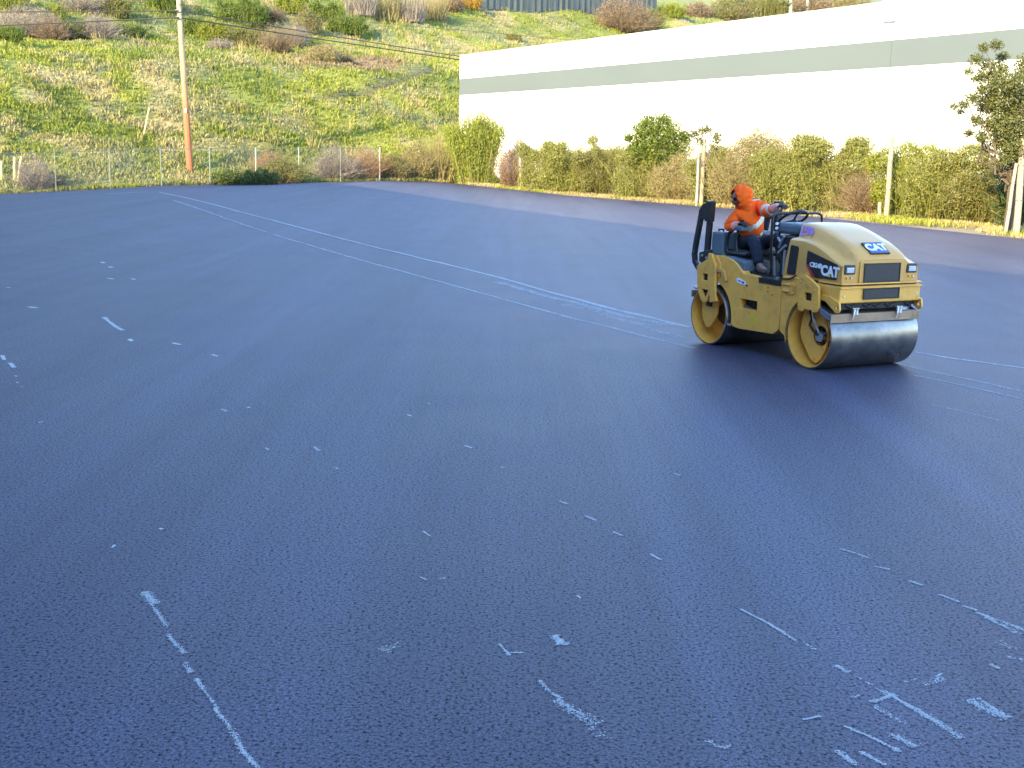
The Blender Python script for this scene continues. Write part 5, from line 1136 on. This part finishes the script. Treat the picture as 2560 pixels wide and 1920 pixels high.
# head inside the hood
FDIR = Vector((-.24, -1.0, -.32)).normalized(); UP = Vector((0.10, -.25, 1)); RT = FDIR.cross(UP).normalized(); UP = RT.cross(FDIR).normalized()
HM = Matrix(((RT.x, FDIR.x, UP.x, HED[0]), (RT.y, FDIR.y, UP.y, HED[1]), (RT.z, FDIR.z, UP.z, HED[2]), (0, 0, 0, 1)))  # local x right, y face, z up
def sphere(fn, nu=40, nv=28):
    v = []; f = []
    for i in range(nv+1):
        for j in range(nu): th = math.pi*i/nv; ph = 2*math.pi*j/nu; v.append(fn(Vector((math.sin(th)*math.cos(ph), math.sin(th)*math.sin(ph), math.cos(th)))))
    for i in range(nv):
        for j in range(nu): f.append((i*nu+j, (i+1)*nu+j, (i+1)*nu+(j+1) % nu, i*nu+(j+1) % nu))
    return v, f
def headf(n):
    p = Vector((n.x*.074, n.y*.092, n.z*.112)); f_ = max(0, n.y)
    if n.z < 0: p.x *= 1-.25*n.z*n.z*1.0; p.y *= 1-.10*n.z*n.z
    g2 = lambda x0, z0, s: math.exp(-((p.x-x0)**2+(p.z-z0)**2)/s)
    if f_ > .2:
        p.y += .026*g2(0, -.012, .00022)+.012*g2(0, .012, .0002)-.010*(g2(.03, .02, .0003)+g2(-.03, .02, .0003))+.007*g2(0, -.055, .0002)+.008*g2(0, -.088, .0004)+.006*(g2(.028, .038, .0004)+g2(-.028, .038, .0004))
    return tuple(HM @ p)
v, f = sphere(headf, 48, 40); head = smoothobj(pydata('head', v, f, M_SKIN, person), 180)
for s in (-1, 1):
    smoothobj(MB().tube([tuple(HM @ Vector((s*.074, -.008, -.02))), tuple(HM @ Vector((s*.082, -.012, .0))), tuple(HM @ Vector((s*.080, -.01, .022)))], [.010, .013, .010], 8).build('ear', M_SKIN, head))
    mb = MB(); mb.v = []; 
    pts = [(s*.012, .088, .028), (s*.048, .074, .030), (s*.056, .062, .016), (s*.042, .078, -.002), (s*.018, .090, .0)]
    k = len(pts); vv = [tuple(HM @ Vector(p)) for p in pts]+[tuple(HM @ (Vector(p)+Vector((0, .006, 0)))) for p in pts]
    pydata('glasses_lens', vv, [tuple(range(k)), tuple(range(2*k-1, k-1, -1))]+[(i, (i+1) % k, (i+1) % k+k, i+k) for i in range(k)], M_SHADE, head, .001)
    MB().tube([tuple(HM @ Vector((s*.054, .066, .022))), tuple(HM @ Vector((s*.078, .01, .020)))], .003, 6).build('glasses_arm', M_SHADE, head)
smoothobj(MB().tube([tuple(HM @ Vector((-.022, .091, -.052))), tuple(HM @ Vector((0, .0975, -.050))), tuple(HM @ Vector((.022, .091, -.052)))], [.003, .005, .003], 8).build('mouth', mat('lips', (.22, .08, .06), .5), head))
v, f = sphere(lambda n: tuple(HM @ Vector((n.x*.079, n.y*.096-.004, n.z*.118))), 32, 20)
hairf = [q for q in f if (HM.inverted() @ Vector(v[q[0]])).y < .02 and (HM.inverted() @ Vector(v[q[0]])).z > -.03]
o = pydata('hair', v, hairf, mat('black_hair', (.012, .010, .009), .6), person); smoothobj(o, 180); sm = o.modifiers.new('s', 'SOLIDIFY'); sm.thickness = .006
def hoodf(n):
    p = Vector((n.x*.112, n.y*.128-.012, n.z*.145+.006))
    if n.z < 0: k = n.z*n.z; p.x *= 1+.10*k; p.y *= 1+.10*k
    if n.y < 0 and n.z > -.3: p.y -= .018*math.exp(-((n.z-.35)**2)/.12)
    w = .0035*math.sin(p.z*95+math.sin(p.y*40)*2)+.003*math.sin(p.y*70+p.z*50)
    p = p*(1+w/.12); return tuple(HM @ p)
v, f = sphere(hoodf, 56, 40); HMI = HM.inverted()
def keepf(q):
    c = sum((HMI @ Vector(v[i]) for i in q), Vector())/len(q); return not (c.y > .035 and (c.x/.083)**2+((c.z+.005)/.118)**2 < 1)
o = pydata('hood', v, [q for q in f if keepf(q)], M_ORANGE, person); smoothobj(o, 180); sm = o.modifiers.new('s', 'SOLIDIFY'); sm.thickness = .010; sm.offset = -1
hd, _ = skin('hood_collar', [(*lerp(CHE, NEC, .6), .10, .09), (*NEC, .105, .095), (*lerp(NEC, HED, .35), .098, .092), (*lerp(NEC, HED, .6), .10, .10)], [(0, 1), (1, 2), (2, 3)], M_ORANGE, person, 3, wrinkle=.005)
